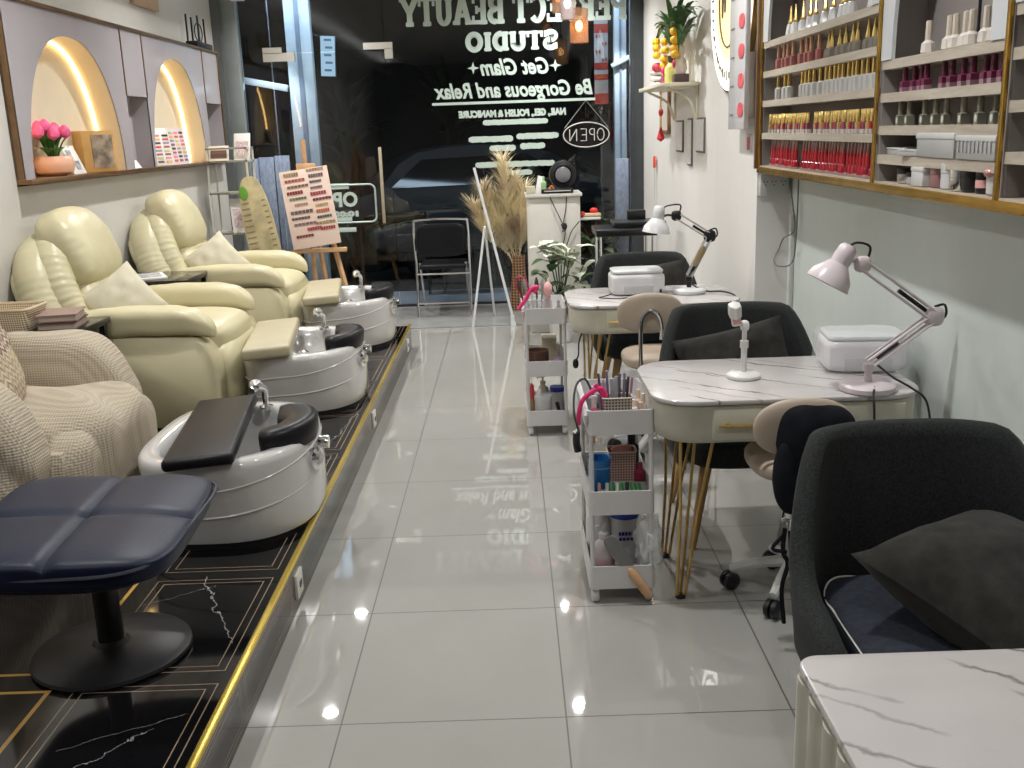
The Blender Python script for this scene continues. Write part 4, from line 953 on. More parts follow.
# counter by the window (narrow white cabinet)
t = thing('reception_cabinet', 'tall narrow white cabinet with cables in front of the window', 'cabinet', (.34, 7.70, 0))
ctm = mat('cabinet_cream_white', (.64, .62, .57), .3)
M().box((0, .12, .52), (.40, .34, 1.04), .006).build('body', ctm, t); M().box((0, .11, 1.05), (.43, .38, .025), .004).build('top', ctm, t); M().box((0, -.052, .52), (.37, .006, .96), .002).build('front_panel', ctm, t)
t = thing('cable_tangle', 'tangled black cables hanging down the front of the white cabinet', 'cables', (.34, 7.63, 0)); m = M()
m.tube([(-.04, .02, 1.07), (-.02, -.005, 1.02), (.02, -.01, .93), (.06, -.02, .84), (.08, -.02, .76), (.04, -.02, .60), (.02, -.02, .52)], .004, 5, 5); m.tube([(.10, .02, 1.06), (.09, -.01, .95), (.07, -.02, .84), (.09, -.02, .80), (.06, -.02, .78), (.08, -.02, .82)], .004, 5, 5); m.tube([(.19, -.01, .85), (.13, -.02, .78), (.10, -.02, .70), (.06, -.02, .60)], .004, 5, 5); m.soft((.075, -.02, .82), (.045, .03, .05), 2, 4, lambda v, q: q*(1+.5*noise.noise(v*5))); m.build('wires', blackp, t)
t = thing('media_box', 'flat black media box on top of the white cabinet', 'electronics', (.37, 7.72, 1.064)); M().box((0, 0, .016), (.24, .20, .03), .003).build('case', blackp, t); M().box((0, -.101, .018), (.20, .002, .008)).build('front_strip', greyplas, t)
t = thing('ring_speaker', 'round black speaker with grey dial on the black media box', 'speaker', (.42, 7.76, 1.095)); m = M().at((0, 0, .10), (90, 0, 0)); m.lathe([(0.001, -.04), (.09, -.04), (.105, -.02), (.10, .03), (.07, .04), (.065, .02), (.001, .02)], seg=28); m.build('body', blackp, t); m = M().at((0, -.03, .10), (90, 0, 0)); m.lathe([(.001, 0), (.055, 0), (.058, .006), (.05, .012), (.001, .012)], seg=24); m.build('dial', mat('dial_grey', (.20, .20, .22), .3), t); M().box((0, 0, .004), (.06, .06, .01)).build('foot', blackp, t)
for i, (nm, lb_, cat, x, w, h, mm) in enumerate((('card_stack', 'small beige name card box at the left corner of cabinet top', 'box', .17, .07, .055, ecru), ('tilted_card', 'white card standing at the left of the cabinet top', 'card', .225, .045, .13, paper), ('green_bottle', 'small green and white bottle on the cabinet top', 'bottle', .27, .04, .12, mat('mint_green', (.35, .55, .28), .4)), ('orange_scissors', 'orange handled tool on the cabinet top', 'tool', .315, .045, .05, mat('orange_plastic', (.80, .25, .04), .4)))):
    if 'bottle' in nm: o = M().lathe([(.02, 0), (.022, .005), (.02, .08), (.008, .09), (.008, .12), (.002, .125)], seg=12).build(nm, mm)
    elif 'scis' in nm: o = M().tube([(-.02, 0, .006), (.0, .0, .04), (.02, 0, .05), (.03, 0, .02), (.0, 0, .03)], .006, 6, 4).build(nm, mm)
    elif 'tilted' in nm: o = M().at((0, 0, 0), (-12, 12, 0)).box((0, 0, h/2), (w, .006, h), .001).build(nm, mm)
    else: o = M().box((0, 0, h/2), (w, .06, h), .005).build(nm, mm)
    o.location = (x, 7.68, 1.066 if x < .25 else 1.066); tag(o, lb_, cat)
t = thing('bracket_shelf', 'small white shelf with red and wooden items right of cabinet', 'shelf', (.61, 7.80, .86)); M().box((0, 0, 0), (.18, .20, .016), .003).build('board', white, t); M().box((-.075, 0, -.03), (.02, .16, .05)).build('bracket', white, t)
o = M().box((0, 0, .015), (.15, .07, .025), .008).build('wooden_brush', mat('brush_wood', (.60, .45, .28), .5)); o.location = (.63, 7.78, .869); o.rotation_euler.z = rad(8); tag(o, 'light wooden brush lying on the small white shelf', 'brush')
o = M().soft((0, 0, .022), (.06, .06, .044), 2.2, 5).build('red_pouch', mat('pouch_red', (.50, .06, .05), .5)); o.location = (.56, 7.76, .868); tag(o, 'dark red pouch on the small white shelf next to cabinet', 'pouch')
o = M().soft((0, 0, .0), (.06, .05, .04), 2.2, 5).build('red_bow', mat('glow_red', (.85, .03, .02), .4)); o.location = (.655, 7.80, .915); tag(o, 'bright red bow resting on the wooden brush', 'bow')
# pothos plant
def plant(name, label, loc, pot, spec, mt2, seed, green=leafg):
    t = thing(name, label, 'plant', loc)
    M().lathe([(.07, 0), (.075, .005), (.09, .14), (.095, .15), (.085, .15), (.075, .03), (0, .03)], seg=18).build('pot', pot, t)
    rnd = random.Random(seed); st = M(); a = M(); b = M()
    for (x, y, z, L, w) in spec:
        st.tube([(0, 0, .12), (x*.3, y*.3, z*.6), (x, y, z)], .005, 5, 4)
        for q in range(3):
            an = rnd.random()*6.28; tip = (x+L*cos(an), y+L*sin(an)*.7, z-.02+.05*rnd.random())
            (a if rnd.random() < (.55 if mt2 is not leafw else .3) else b).leaf((x, y, z-.03*q), tip, w, .2, 6, .15)
    st.build('stems', green, t); a.build('leaves', green, t); b.build('pale_leaves', mt2, t)
spec = [(random.Random(i).uniform(-.17, .17), random.Random(i+50).uniform(-.1, .1), .25+.40*random.Random(i+99).random(), .14, .085) for i in range(20)]
plant('potted_houseplant', 'white and green variegated houseplant in front of the white cabinet', (.36, 7.30, 0), mat('pot_white', (.7, .7, .68), .4), [(x*1.15, y, z+.06, L*1.15, w*1.25) for x, y, z, L, w in spec], leafw, 3)

# ================================================================== RIGHT SIDE FURNITURE
def table(name, label, loc, w, d, wood_legs=False, ribs=False, cr=.13):
    """origin: front-left corner on the floor"""
    t = thing(name, label, 'manicure table', loc); H = .70
    M().slab(rr(w, d, cr, 8, w/2, d/2), H, H+.015, .004).build('marble_top', marble, t)
    m = M(); out = rr(w-.02, d-.02, cr-.01, 8, w/2, d/2)
    if ribs:
        N = 240; per = []; tot = 0; pts = [Vector((x, y, 0)) for x, y in out]; seg = []
        for i in range(len(pts)): seg.append((pts[(i+1) % len(pts)]-pts[i]).length)
        L = sum(seg); o2 = []
        for k in range(N):
            s = L*k/N; i = 0
            while s > seg[i]: s -= seg[i]; i += 1
            p = pts[i].lerp(pts[(i+1) % len(pts)], s/seg[i]); n = (pts[(i+1) % len(pts)]-pts[i]).normalized(); n = Vector((n.y, -n.x, 0))
            o2.append(tuple((p+n*(.014*abs(sin(pi*(k/N)*L/.065))**.6))[:2]))
        out = o2
    hh = .125 if not ribs else .26
    def rg(k, z): cx, cy = w/2, d/2; return [(cx+(x-cx)*k, cy+(y-cy)*k, z) for x, y in out]
    m.loft([rg(.95, H-hh), rg(.985, H-hh+.012), rg(1, H-hh+.04), rg(1, H-.004)]); m.build('upholstered_apron', velvet, t, sharp=80)
    if not ribs:
        dr = M().box((w/2+.05, .008, H-.062), (w*.70, .012, .10), .004).build('drawer', velvet, t)
        m = M(); m.tube([(w/2-.23, -.018, H-.062), (w/2+.04, -.018, H-.062)], .005, 8); m.box((w/2-.20, -.008, H-.062), (.01, .02, .01)); m.box((w/2-.01, -.008, H-.062), (.01, .02, .01)); m.build('handle', gold, dr)
    for sx, sy in ((0, 0), (1, 0), (0, 1), (1, 1)):
        bx = .15 if sx == 0 else w-.15; by = .14 if sy == 0 else d-.12; ox = -.05 if sx == 0 else .05; oy = -.0 if sy == 0 else .03
        m = M()
        if wood_legs: m.lathe([(.013, 0), (.026, H-hh)], (bx, by, 0), 12); m.build('leg', wood, t); continue
        fx, fy = bx+ox*.9, by+oy
        for (ax, ay) in ((bx-.055, by-.03), (bx+.01, by+.05), (bx+.055, by-.03)):
            m.tube([(ax, ay, H-hh+.01), ((ax+fx)/2, (ay+fy)/2, .30), (fx+(ax-bx)*.25, fy+(ay-by)*.25, .012)], .0055, 6)
        m.tube([(fx-.014, fy-.008, .014), (fx, fy, .008), (fx+.014, fy-.008, .014)], .0055, 6)
        lg = m.build('hairpin_leg', gold, t); M().lathe([(.016, 0), (.018, .006), (.008, .014)], (fx, fy, 0), 12).build('foot_cap', blackp, lg)
    return t
table('manicure_table', 'cream manicure table with marble top, lamp and phone stand in the middle', (.425, 2.925, 0), .84, .56)
table('manicure_table', 'cream manicure table with white marble top farthest from the viewer', (.27, 4.66, 0), .83, .56)
table('manicure_table', 'marble topped manicure table with ribbed side at the bottom right corner', (.425, .78, 0), .80, .64, True, True, .035)

def tubchair(label, loc, rz):
    t = thing('upholstered_chair', label, 'chair', loc, rz)   # faces -Y
    N = 40; Wd, Dp = .305, .29
    def path(s):  # s in 0..1 : front-left -> back -> front-right
        a = rad(200)-rad(220)*s   # angles from 200deg (front left) through 90 (back) to -20
        return a
    def hh(s):
        q = abs(s-.5)*2
        b = 1-min(max((q-.36)/.50, 0), 1); b = b*b*(3-2*b)
        return .52-.06*max(0, q-.86)/.14+b*.30
    rings = []
    for i in range(N+1):
        s = i/N; a = path(s); q = abs(s-.5)*2; h = hh(s); n = 3.0
        def P(k, z, lean=0, a=a):
            c, sn = cos(a), sin(a); f = 1.02+.07*min(1, max(0, (z-.35))/.15)-.09*max(0, (z-.56))/.26
            x = Wd*k*f*math.copysign(abs(c)**(2/n), c); y = Dp*k*math.copysign(abs(sn)**(2/n), sn)
            y += max(0, sn)*.10*max(0, z-.40)/.45
            if sn < .2: y -= (.2-sn)*.16
            return (x, y, z)
        ko, ki = 1.0, .84
        if i in (0, N): ko, ki = .96, .88
        rings.append([P(ki, .34), P(ko*.93, .30), P(ko, .36), P(ko, h-.03), P(ko*.985, h-.008), P((ko+ki)/2, h), P(ki*1.01, h-.008), P(ki, h-.035)])
    m = M(); m.loft(rings); m.build('shell', greyfab, t, sharp=80)
    M().soft((0, -.03, .375), (.54, .56, .13), 5, 12).build('seat_base', greyfab, t)
    M().soft((0, -.045, .45), (.50, .54, .10), 4.5, 14, lambda v, q: Vector((q.x, q.y, q.z+.006*noise.noise(q*8)))).build('seat_cushion', navyfab, t)
    M().tube([(x, y-.045, .472+.008*sin(x*22)+.006*sin(y*30)) for x, y in sup(.245, .265, 4.5, 60)], .0025, 5, closed=True).build('piping', mat('white_piping', (.60, .58, .52), .6), t)
    for sx in (-1, 1):
        for sy in (-1, 1):
            M().tube([(sx*.18, sy*.18, .34), (sx*.245, sy*.245, 0.0)], lambda q: .024-.011*q, 12).build('leg', wood, t)
    return t
tubchair('large charcoal fabric chair in the foreground behind the ribbed table', (.93, 1.97, 0), 0)
tubchair('charcoal fabric chair behind the middle manicure table', (.885, 3.70, 0), 0)
tubchair('charcoal fabric chair behind the farthest manicure table', (.755, 5.50, 0), 0)
cushion('seat_cushion', 'large dark velour cushion on the foreground charcoal chair', (1.02, 1.91, .565), (16, 4, 36), .50, .46, .22, cushfab, 2)
cushion('seat_cushion', 'dark velour cushion in the charcoal chair behind the middle table', (.87, 3.80, .60), (62, -12, 0), .44, .34, .15, cushfab, 6)
cushion('seat_cushion', 'dark cushion in the charcoal chair behind the farthest table', (.80, 5.58, .62), (68, -6, 0), .42, .34, .13, cushfab, 8)

# rolling stools
def stool(label, loc, rz, bz=0.0):
    t = thing('rolling_stool', label, 'stool', loc, rz)
    M().soft((0, .06, .485), (.33, .33, .085), 3, 12).build('seat', beige, t)
    M().lathe([(.022, .12), (.022, .30), (.016, .30), (.016, .43), (.06, .43)], (0, .10, 0), 16).build('gas_lift', chrome, t)
    bw = mat('stool_base_white', (.62, .62, .60), .25)
    for k in range(5):
        a = rad(90+72*k+4); c, s = cos(a), sin(a)
        lg = M().tube([(0, .10, .12), (.12*c, .10+.12*s, .10), (.20*c, .10+.20*s, .075)], lambda q: .022-.008*q, 8).build('base_arm', bw, t)
        m = M().at((.20*c, .10+.20*s, .032), (90, 0, 25*k)); m.lathe([(.001, -.024), (.022, -.024), (.03, -.018), (.03, -.004), (.012, -.002), (.012, .002), (.03, .004), (.03, .018), (.022, .024), (.001, .024)], seg=16); m.build('caster', blackp, lg)
    M().at((-.07, -.20, .71+bz), (4, 0, 0)).soft((0, 0, 0), (.29, .055, .18), 2.3, 14).build('backrest', beige, t)
    m = M().at((-.07, -.08, bz)); m.tube([(-.045, -.16, .45), (-.045, -.165, .66), (-.030, -.165, .71), (0, -.165, .73), (.030, -.165, .71), (.045, -.165, .66), (.045, -.16, .60)], .009, 8, 6); m.tube([(-.045, -.16, .45), (-.03, -.06, .40), (0.04, .14, .40)], .009, 8, 4); m.build('back_bracket', chrome, t)
    return t
stool('beige rolling stool with a black jacket over its back', (.90, 2.97, 0), 0, -.04)
stool('beige rolling stool with chrome back bracket behind the far table', (.67, 4.50, 0), 0, .03)
# black jacket draped over the stool back
o = M()
def jk(v, q):
    f = .010*sin(q.x*40+q.z*10)+.012*noise.noise(q*9)
    return Vector((q.x*(1-.25*max(0, -v.z)), q.y+f, q.z+.01*noise.noise(q*7)))
o.soft((.035, -.125, .72), (.23, .12, .22), 3.2, 18, jk)
o.soft((-.035, -.165, .62), (.12, .055, .22), 2.6, 14, jk)
o.soft((.06, -.16, .60), (.18, .06, .30), 3, 14, jk); jkt = o.build('black_jacket', blackcloth); jkt.location = (.825, 2.89, -.085); tag(jkt, 'black cloth jacket draped over the near beige rolling stool', 'jacket')
m = M(); m.tube([(-.055, -.18, .47), (-.06, -.185, .40), (-.045, -.185, .36), (-.06, -.185, .28), (-.05, -.185, .17)], .007, 5, 5); m.tube([(-.055, -.18, .45), (-.09, -.185, .41), (-.05, -.19, .40)], .006, 5, 4); m.tube([(-.04, -.18, .46), (-.035, -.185, .38), (-.02, -.185, .33)], .006, 5, 4); m.build('drawstring', blackcloth, jkt)

# architect lamps
def lamp(label, loc, rz, body, jm, E, Hd, Hc, hd, sc=1.0):
    """E elbow, Hd head joint (x,z) ; local XZ plane, base at origin"""
    t = thing('desk_lamp', label, 'desk lamp', loc, rz)
    M().lathe([(.078, 0), (.084, .005), (.084, .018), (.075, .026), (.02, .03), (0, .03)], seg=32).build('base', body, t)
    M().lathe([(.012, .028), (.012, .06), (.018, .062), (.018, .085), (0, .085)], seg=12).build('pivot', jm, t)
    S = (0.0, .085)
    def arm(a, b, off):
        m = M(); d = Vector((b[0]-a[0], b[1]-a[1])); n = Vector((-d.y, d.x)).normalized()*off
        for s in (-1, 1):
            m.tube([(a[0]+n.x*s, -.012*1, a[1]+n.y*s), (b[0]+n.x*s, -.012, b[1]+n.y*s)], .0042, 6)
            m.tube([(a[0]+n.x*s, .012*1, a[1]+n.y*s), (b[0]+n.x*s, .012, b[1]+n.y*s)], .0042, 6)
        return m
    arm(S, E, .012).build('lower_arm', body if jm is not blackp else silverm, t); arm(E, Hd, .014).build('upper_arm', body if jm is not blackp else silverm, t)
    def spring(a, b, q0, q1):
        m = M(); m.tube([(a[0]+(b[0]-a[0])*q0, 0, a[1]+(b[1]-a[1])*q0), (a[0]+(b[0]-a[0])*q1, 0, a[1]+(b[1]-a[1])*q1)], .007, 6); return m
    spring(S, E, .12, .45).build('spring', blackp, t); spring(E, Hd, .08, .5).build('spring', blackp, t)
    m = M(); m.soft((E[0], 0, E[1]), (.06, .035, .06), 3, 5); m.build('elbow_joint', jm, t); m = M(); m.soft((Hd[0], 0, Hd[1]), (.05, .035, .05), 3, 5); m.build('head_joint', jm, t)
    m = M(); m.tube([(Hd[0], 0, Hd[1]), ((Hd[0]+Hc[0])/2, 0, (Hd[1]+Hc[1])/2+.01), (Hc[0], 0, Hc[1])], .006, 6); m.build('neck', jm, t)
    a = hd  # degrees of tilt of shade axis
    m = M().at((Hc[0], 0, Hc[1]), (0, a, 0)); m.lathe([(r_*.82, z_*.82) for r_, z_ in [(.001, .075), (.022, .074), (.033, .062), (.036, .03), (.036, .0), (.052, -.02), (.075, -.05), (.084, -.085), (.080, -.085), (.070, -.05), (.048, -.022), (.03, -.0), (.001, .0)]], seg=28)
    sh = m.build('shade', lampw if jm is blackp else body, t); m = M().at((Hc[0], 0, Hc[1]), (0, a, 0)); m.soft((0, 0, -.035), (.05, .05, .06), 2, 5); m.build('bulb', mat('lamp_bulb_off', (.75, .75, .72), .3), sh)
    m = M(); m.tube([(Hc[0]+.02, 0, Hc[1]+.045), (Hc[0]+.05, 0, Hc[1]+.06), (Hd[0]+.02, 0, Hd[1]+.05), (Hd[0]+.01, 0, Hd[1])], .004, 6, 5); m.tube([(E[0], 0, E[1]+.03), (E[0]+.03, 0, E[1]+.035), (E[0]+.035, 0, E[1]), (E[0], 0, E[1]-.02)], .004, 6, 5); m.build('cord_loop', blackp, t)
    return t
lampw = mat('lamp_white', (.68, .68, .68), .2); lm1 = mat('lamp_pinkish_white', (.66, .58, .60), .3)
lamp('white jointed desk lamp leaning right on the middle manicure table', (1.09, 2.99, .715), 0, lm1, lm1, (.19, .225), (-.035, .392), (-.105, .397), 30)
lamp('white jointed desk lamp with black joints on the farthest table', (.885, 4.95, .715), 0, white, blackp, (.10, .28), (-.065, .385), (-.155, .375), 8)
tag(M().tube([(1.09, 2.93, .74), (1.075, 2.895, .73), (1.07, 2.872, .70), (1.075, 2.868, .60), (1.08, 2.87, .50)], .0035, 6, 5).build('lamp_cord', blackp), 'thin black cord hanging over the front edge by lamp base', 'cord')
tag(M().tube([(1.11, 2.99, .80), (1.15, 2.95, .765), (1.20, 2.92, .735), (1.235, 2.895, .70), (1.25, 2.875, .60)], .0035, 6, 5).build('lamp_cord', blackp), 'black lamp cord falling off the right end of middle table', 'cord')
tag(M().tube([(.90, 4.95, .76), (.93, 4.93, .74), (.98, 4.94, .722), (1.04, 4.93, .722), (1.08, 4.85, .72), (1.105, 4.80, .70)], .004, 6, 5).build('lamp_cord', blackp), 'black cord on the farthest table right of the lamp', 'cord')
tag(M().tube([(.50, 4.92, .73), (.46, 4.90, .722), (.43, 4.86, .722), (.50, 4.82, .722), (.60, 4.83, .722)], .003, 6, 5).build('dryer_cord', blackp), 'thin black cord looping left of the white nail dryer', 'cord')
t = thing('nail_file_fan', 'gold nail file clipped on the far desk lamp arm', 'nail file', (.93, 4.93, .90)); M().at((0, 0, 0), (0, 25, 0)).soft((0, 0, 0), (.03, .012, .11), 3, 6).build('file', mat('file_gold', (.36, .27, .14), .5), t)
# nail dryers
def dryer(label, loc, rz, wrap):
    t = thing('nail_dryer', label, 'nail dryer', loc, rz); 
    m = M(); m.soft((0, 0, .055), (.27, .21, .11), 7, 10); m.build('body', mat('dryer_white', (.70, .69, .70), .3), t)
    M().slab(rr(.255, .195, .04), .108, .122, .005).build('lid', mat('dryer_lid', (.66, .68, .68), .25), t)
    M().box((0, -.104, .03), (.15, .004, .045), .002).build('hand_slot', greyplas, t)
    if wrap: M().soft((0, 0, .062), (.295, .232, .136), 7, 16, lambda v, q: q*(1+.02*noise.noise(q*30))).build('plastic_wrap', mat('cling_film', (.9, .9, .92), .12, alpha=.18), t)
    else: M().soft((.11, -.10, .02), (.012, .01, .02), 3, 3).build('button', blackp, t)
dryer('boxy white nail dryer in clear wrap at wall end of middle table', (1.175, 3.30, .716), -6, True)
dryer('plain white nail dryer on the farthest table', (.63, 5.02, .716), 0, False)
# phone stand
t = thing('phone_stand', 'white phone stand with round base on the middle table', 'phone stand', (.755, 3.20, .715)); wps = mat('stand_white', (.70, .69, .67), .3)
M().lathe([(.052, 0), (.056, .004), (.056, .012), (.045, .02), (.012, .022), (0, .022)], seg=28).build('base', wps, t); M().lathe([(.010, .02), (.010, .10), (.014, .102), (.014, .125), (.008, .127), (.008, .17)], seg=14).build('column', wps, t)
M().at((0, 0, .175), (0, 0, 0)).soft((0, 0, 0), (.028, .03, .035), 3, 6).build('joint', wps, t); M().at((-.028, -.005, .185), (0, -8, 0)).box((0, 0, .02), (.030, .02, .06), .006).build('clamp_arm', wps, t)
M().at((-.036, -.012, .228), (18, -6, 0)).slab([(.022*cos(rad(60*k+30)), .022*sin(rad(60*k+30))*1.3) for k in range(6)], -.022, .022, .005).build('holder_head', wps, t); M().at((-.028, -.016, .185), (0, -8, 0)).box((0, 0, .01), (.026, .003, .022)).build('pink_label', palepink, t)

# black tray/desk and outside-looking plant near far right
t = thing('black_side_desk', 'black tray table with chrome legs behind the far charcoal chair', 'side table', (.80, 7.05, 0)); M().box((0, 0, .83), (.42, .40, .05), .01).build('top', blackm, t); M().box((.10, .02, .88), (.36, .28, .03), .005).build('black_case', blackp, t)
for x in (-.18, .18):
    for y in (-.17, .17): M().tube([(x, y, .82), (x, y, 0)], .010, 8).build('leg', chrome, t)
tag(M().box((.90, 7.15, .925), (.13, .05, .07), .01).build('black_device', blackp), 'small black device standing on the black tray table', 'electronics')

# ---------------------------------------------------------------- trolleys
tm = mat('trolley_white', (.60, .585, .58), .35)
def trolley(label, loc):
    t = thing('utility_trolley', label, 'trolley', loc); w, d = .215, .42
    for z in (.055, .315, .585):
        m = M(); h = .08; o = rr(w, d, .02, 4, w/2, d/2); i = rr(w-.012, d-.012, .016, 4, w/2, d/2)
        m.loft([[(x, y, z) for x, y in o], [(x, y, z+h) for x, y in o], [(x, y, z+h) for x, y in i], [(x, y, z+.006) for x, y in i]]); m.build('tray', tm, t)
    for x in (.012, w-.012):
        for y in (.012, d-.012): M().lathe([(.008, .05), (.008, .60)], (x, y, 0), 8).build('post', tm, t)
    for x in (.02, w-.02):
        for y in (.03, d-.03):
            m = M().at((x, y, .022), (0, 90, 0)); m.lathe([(.001, -.013), (.016, -.013), (.022, -.008), (.022, .008), (.016, .013), (.001, .013)], seg=16); c = m.build('caster', white, t); M().box((x, y, .045), (.022, .022, .02)).build('caster_fork', tm, c)
    M().tube([(.0, .03, .60), (-.005, .03, .66), (-.005, .36, .66), (0, .36, .60)], .006, 6, 4).build('handle', tm, t)
trolley('white three tier trolley beside the middle manicure table', (.225, 3.03, 0)); trolley('white three tier trolley beside the farthest manicure table', (.057, 4.93, 0))
def item(name, label, cat, loc, m, mt, rot=(0, 0, 0)):
    o = m.build(name, mt); o.location = loc; o.rotation_euler = [rad(a) for a in rot]; return tag(o, label, cat)
def basket(label, loc, w, d, h, mt, rz=0):
    t = thing('lattice_basket', label, 'basket', loc, rz); m = M(); m.loft([[(x, y, z) for x, y in rr(a*w, a*d, .01, 3)] for a, z in ((.9, 0), (1, h), (.95, h), (.86, .004))]); m.build('basket', mt, t); M().tube([(x, y, h) for x, y in rr(w, d, .01, 3)], .003, 5, closed=True).build('rim', mat('basket_rim', (.66, .58, .48), .5), t)
def pump(name, label, loc, r, h, bm, pmt, lab=None):
    t = thing(name, label, 'pump bottle', loc); M().lathe([(r*.9, 0), (r, .006), (r, h*.55), (r*.85, h*.66), (r*.35, h*.74), (r*.35, h*.78)], seg=18).build('bottle', bm, t)
    m = M(); m.lathe([(r*.42, h*.76), (r*.42, h*.84), (r*.14, h*.86), (r*.14, h*.93), (r*.3, h*.94), (r*.3, h)], seg=14); m.tube([(0, 0, h*.97), (-r*.7, -r*.3, h*.97), (-r*.85, -r*.35, h*.93)], r*.12, 6); m.build('pump', pmt, t)
    if lab: M().lathe([(r*1.01, h*.12), (r*1.01, h*.46)], seg=18).build('wrap_label', lab, t)
T1 = (.225, 3.03)
z3, z2, z1 = .592, .322, .062
basket('beige lattice basket full of brushes on the top tray of near trolley', (.325, 3.09, z3), .095, .06, .105, lattice)
for k in range(9):
    x = .285+.0095*k; hh_ = .15+.03*random.Random(k).random(); c = [(.10, .08, .12), (.35, .35, .36), (.20, .16, .25), (.30, .30, .31), (.38, .38, .38), (.12, .12, .14), (.2, .15, .22), (.05, .05, .06), (.45, .20, .28)][k]
    item('nail_file', 'slim %s tool, %s from the left in the beige lattice basket' % (['black', 'silver', 'purple', 'grey', 'wide silver', 'dark grey', 'mauve', 'dark', 'rose'][k], ordw(k+1)), 'nail tool', (x, 3.085+.012*(k % 3), z3+.006), M().box((0, 0, hh_/2), (.0085 if k not in (3, 4) else .012, .006, hh_), .002), mat('tool_%s' % 'abcdefghi'[k], c, .35, me=.2), (-4+2*(k % 3), (k-4)*1.5, 0))
t = thing('pink_polish_bottle', 'tall clear pink bottle at front left of the near trolley top tray', 'bottle', (.250, 3.065, z3)); M().lathe([(.013, 0), (.014, .004), (.013, .07), (.006, .08)], seg=12).build('bottle', mat('rose_glass', (.55, .12, .18), .15, alpha=.8), t); M().lathe([(.008, .078), (.008, .115), (.002, .118)], seg=10).build('cap', mat('pale_cap', (.70, .55, .55), .3), t)
m = M(); m.tube([(.045, .0, .06), (.03, 0, .085), (.005, -.003, .08), (-.03, -.004, .05), (-.042, -.004, .01), (-.045, -.004, -.03)], .008, 8, 6); m.tube([(.01, 0, .10), (.035, .0, .06), (.04, .01, .02)], .008, 8, 4)
item('pink_tool', 'hot pink curved nail clipper hanging over the near trolley rim', 'nail tool', (.245, 3.075, z3+.05), m, pink)
m = M(); m.tube([(0, 0, -.01), (0, .01, -.05), (.005, .01, -.08)], .012, 8, 4); item('black_grip', 'black rubber grip hanging outside the near trolley at left', 'grip', (.192, 3.06, z3+.01), m, blackp)
tag(M().tube([(.20, 3.05, z3), (.185, 3.06, .66), (.195, 3.10, .73), (.225, 3.12, .75), (.25, 3.14, .70), (.27, 3.16, .64)], .004, 6, 6).build('drill_cable', mat('cable_grey_dark', (.06, .06, .06), .4)), 'dark looped cable rising above the near trolley top tray', 'cable')
for k, (x, y, r, h, c, lb_) in enumerate(((.40, 3.08, .014, .085, (.62, .48, .38), 'beige tube at the front right corner of near trolley top'), (.415, 3.13, .012, .10, (.60, .45, .35), 'tall beige tube near right rim of near trolley top'), (.385, 3.17, .016, .07, (.68, .60, .56), 'milky small bottle in near trolley top tray'), (.41, 3.22, .013, .09, (.55, .42, .30), 'tan tube farther back at right of near trolley top'), (.37, 3.25, .016, .12, (.03, .03, .03), 'black capped bottle behind the lattice basket'), (.30, 3.30, .02, .10, (.30, .28, .34), 'grey violet bottle at the back of near trolley top'), (.35, 3.33, .018, .11, (.12, .10, .14), 'dark bottle at the back of near trolley top'), (.26, 3.28, .02, .09, (.35, .34, .38), 'grey bottle at back left of near trolley top'))):
    t = thing('cosmetic_bottle', lb_, 'bottle', (x, y, z3)); M().lathe([(r*.9, 0), (r, .004), (r, h*.6), (r*.5, h*.68)], seg=12).build('bottle', mat('cosm_%s' % 'abcdefgh'[k], c, .3), t); M().lathe([(r*.55, h*.66), (r*.5, h), (.001, h)], seg=12).build('cap', mat('cosmcap_%s' % 'abcdefgh'[k], tuple(min(1, q*1.15+.03) for q in c), .3), t)
# near trolley middle tray
t = thing('blue_cup', 'tall blue plastic cup in the near trolley middle tray', 'cup', (.268, 3.11, z2)); M().lathe([(.030, 0), (.032, .004), (.037, .16), (.040, .165), (.036, .163), (.029, .01), (0, .01)], seg=20).build('cup', blue, t); M().tube([(.0365*cos(a*pi/10), .0365*sin(a*pi/10), .135) for a in range(20)], .002, 4, closed=True).build('ring', mat('light_blue', (.2, .4, .6), .3), t)
basket('pink brown lattice basket in the middle tray of near trolley', (.35, 3.20, z2), .095, .07, .16, lattice2)
item('pink_sponge', 'crumpled pink sponge peeking out of the pink brown basket', 'sponge', (.35, 3.20, z2+.155), M().soft((0, 0, 0), (.07, .05, .04), 2.2, 6, lambda v, q: q*(1+.2*noise.noise(v*3))), mat('sponge_pink', (.60, .25, .22), .8))
item('maroon_bottle', 'maroon bottle at right of the near trolley middle tray', 'bottle', (.408, 3.17, z2), M().lathe([(.018, 0), (.02, .004), (.02, .09), (.010, .10), (.010, .12), (.002, .122)], seg=14), mat('maroon', (.32, .03, .07), .3))
t = thing('tablet_box', 'clear box with green striped label lying in near trolley middle tray', 'box', (.345, 3.10, z2+.048), 8); M().at((0, 0, 0), (35, 6, 0)).box((0, 0, 0), (.16, .06, .03), .003).build('box', mat('clear_box', (.6, .62, .6), .15, alpha=.7), t)
m = M().at((0, 0, 0), (35, 6, 0))
for k in range(8): m.box((-.052+.015*k, -.001, .017), (.009, .045, .003))
m.build('green_stripes', mat('green_label', (.05, .38, .10), .4), t)
for k, (x, c, l) in enumerate(((.262, (.6, .35, .28), 'rose gold'), (.287, (.55, .55, .53), 'clear'), (.32, (.7, .7, .66), 'milky'), (.352, (.04, .04, .04), 'black'))): item('polish_vial', '%s mini vial along the front of the near trolley middle tray' % l, 'vial', (x, 3.052, z2), M().lathe([(.008, 0), (.009, .003), (.009, .055), (.006, .06), (.006, .095), (.001, .096)], seg=10), mat('vial_%s' % 'abcd'[k], c, .25, me=.3 if k == 0 else 0))
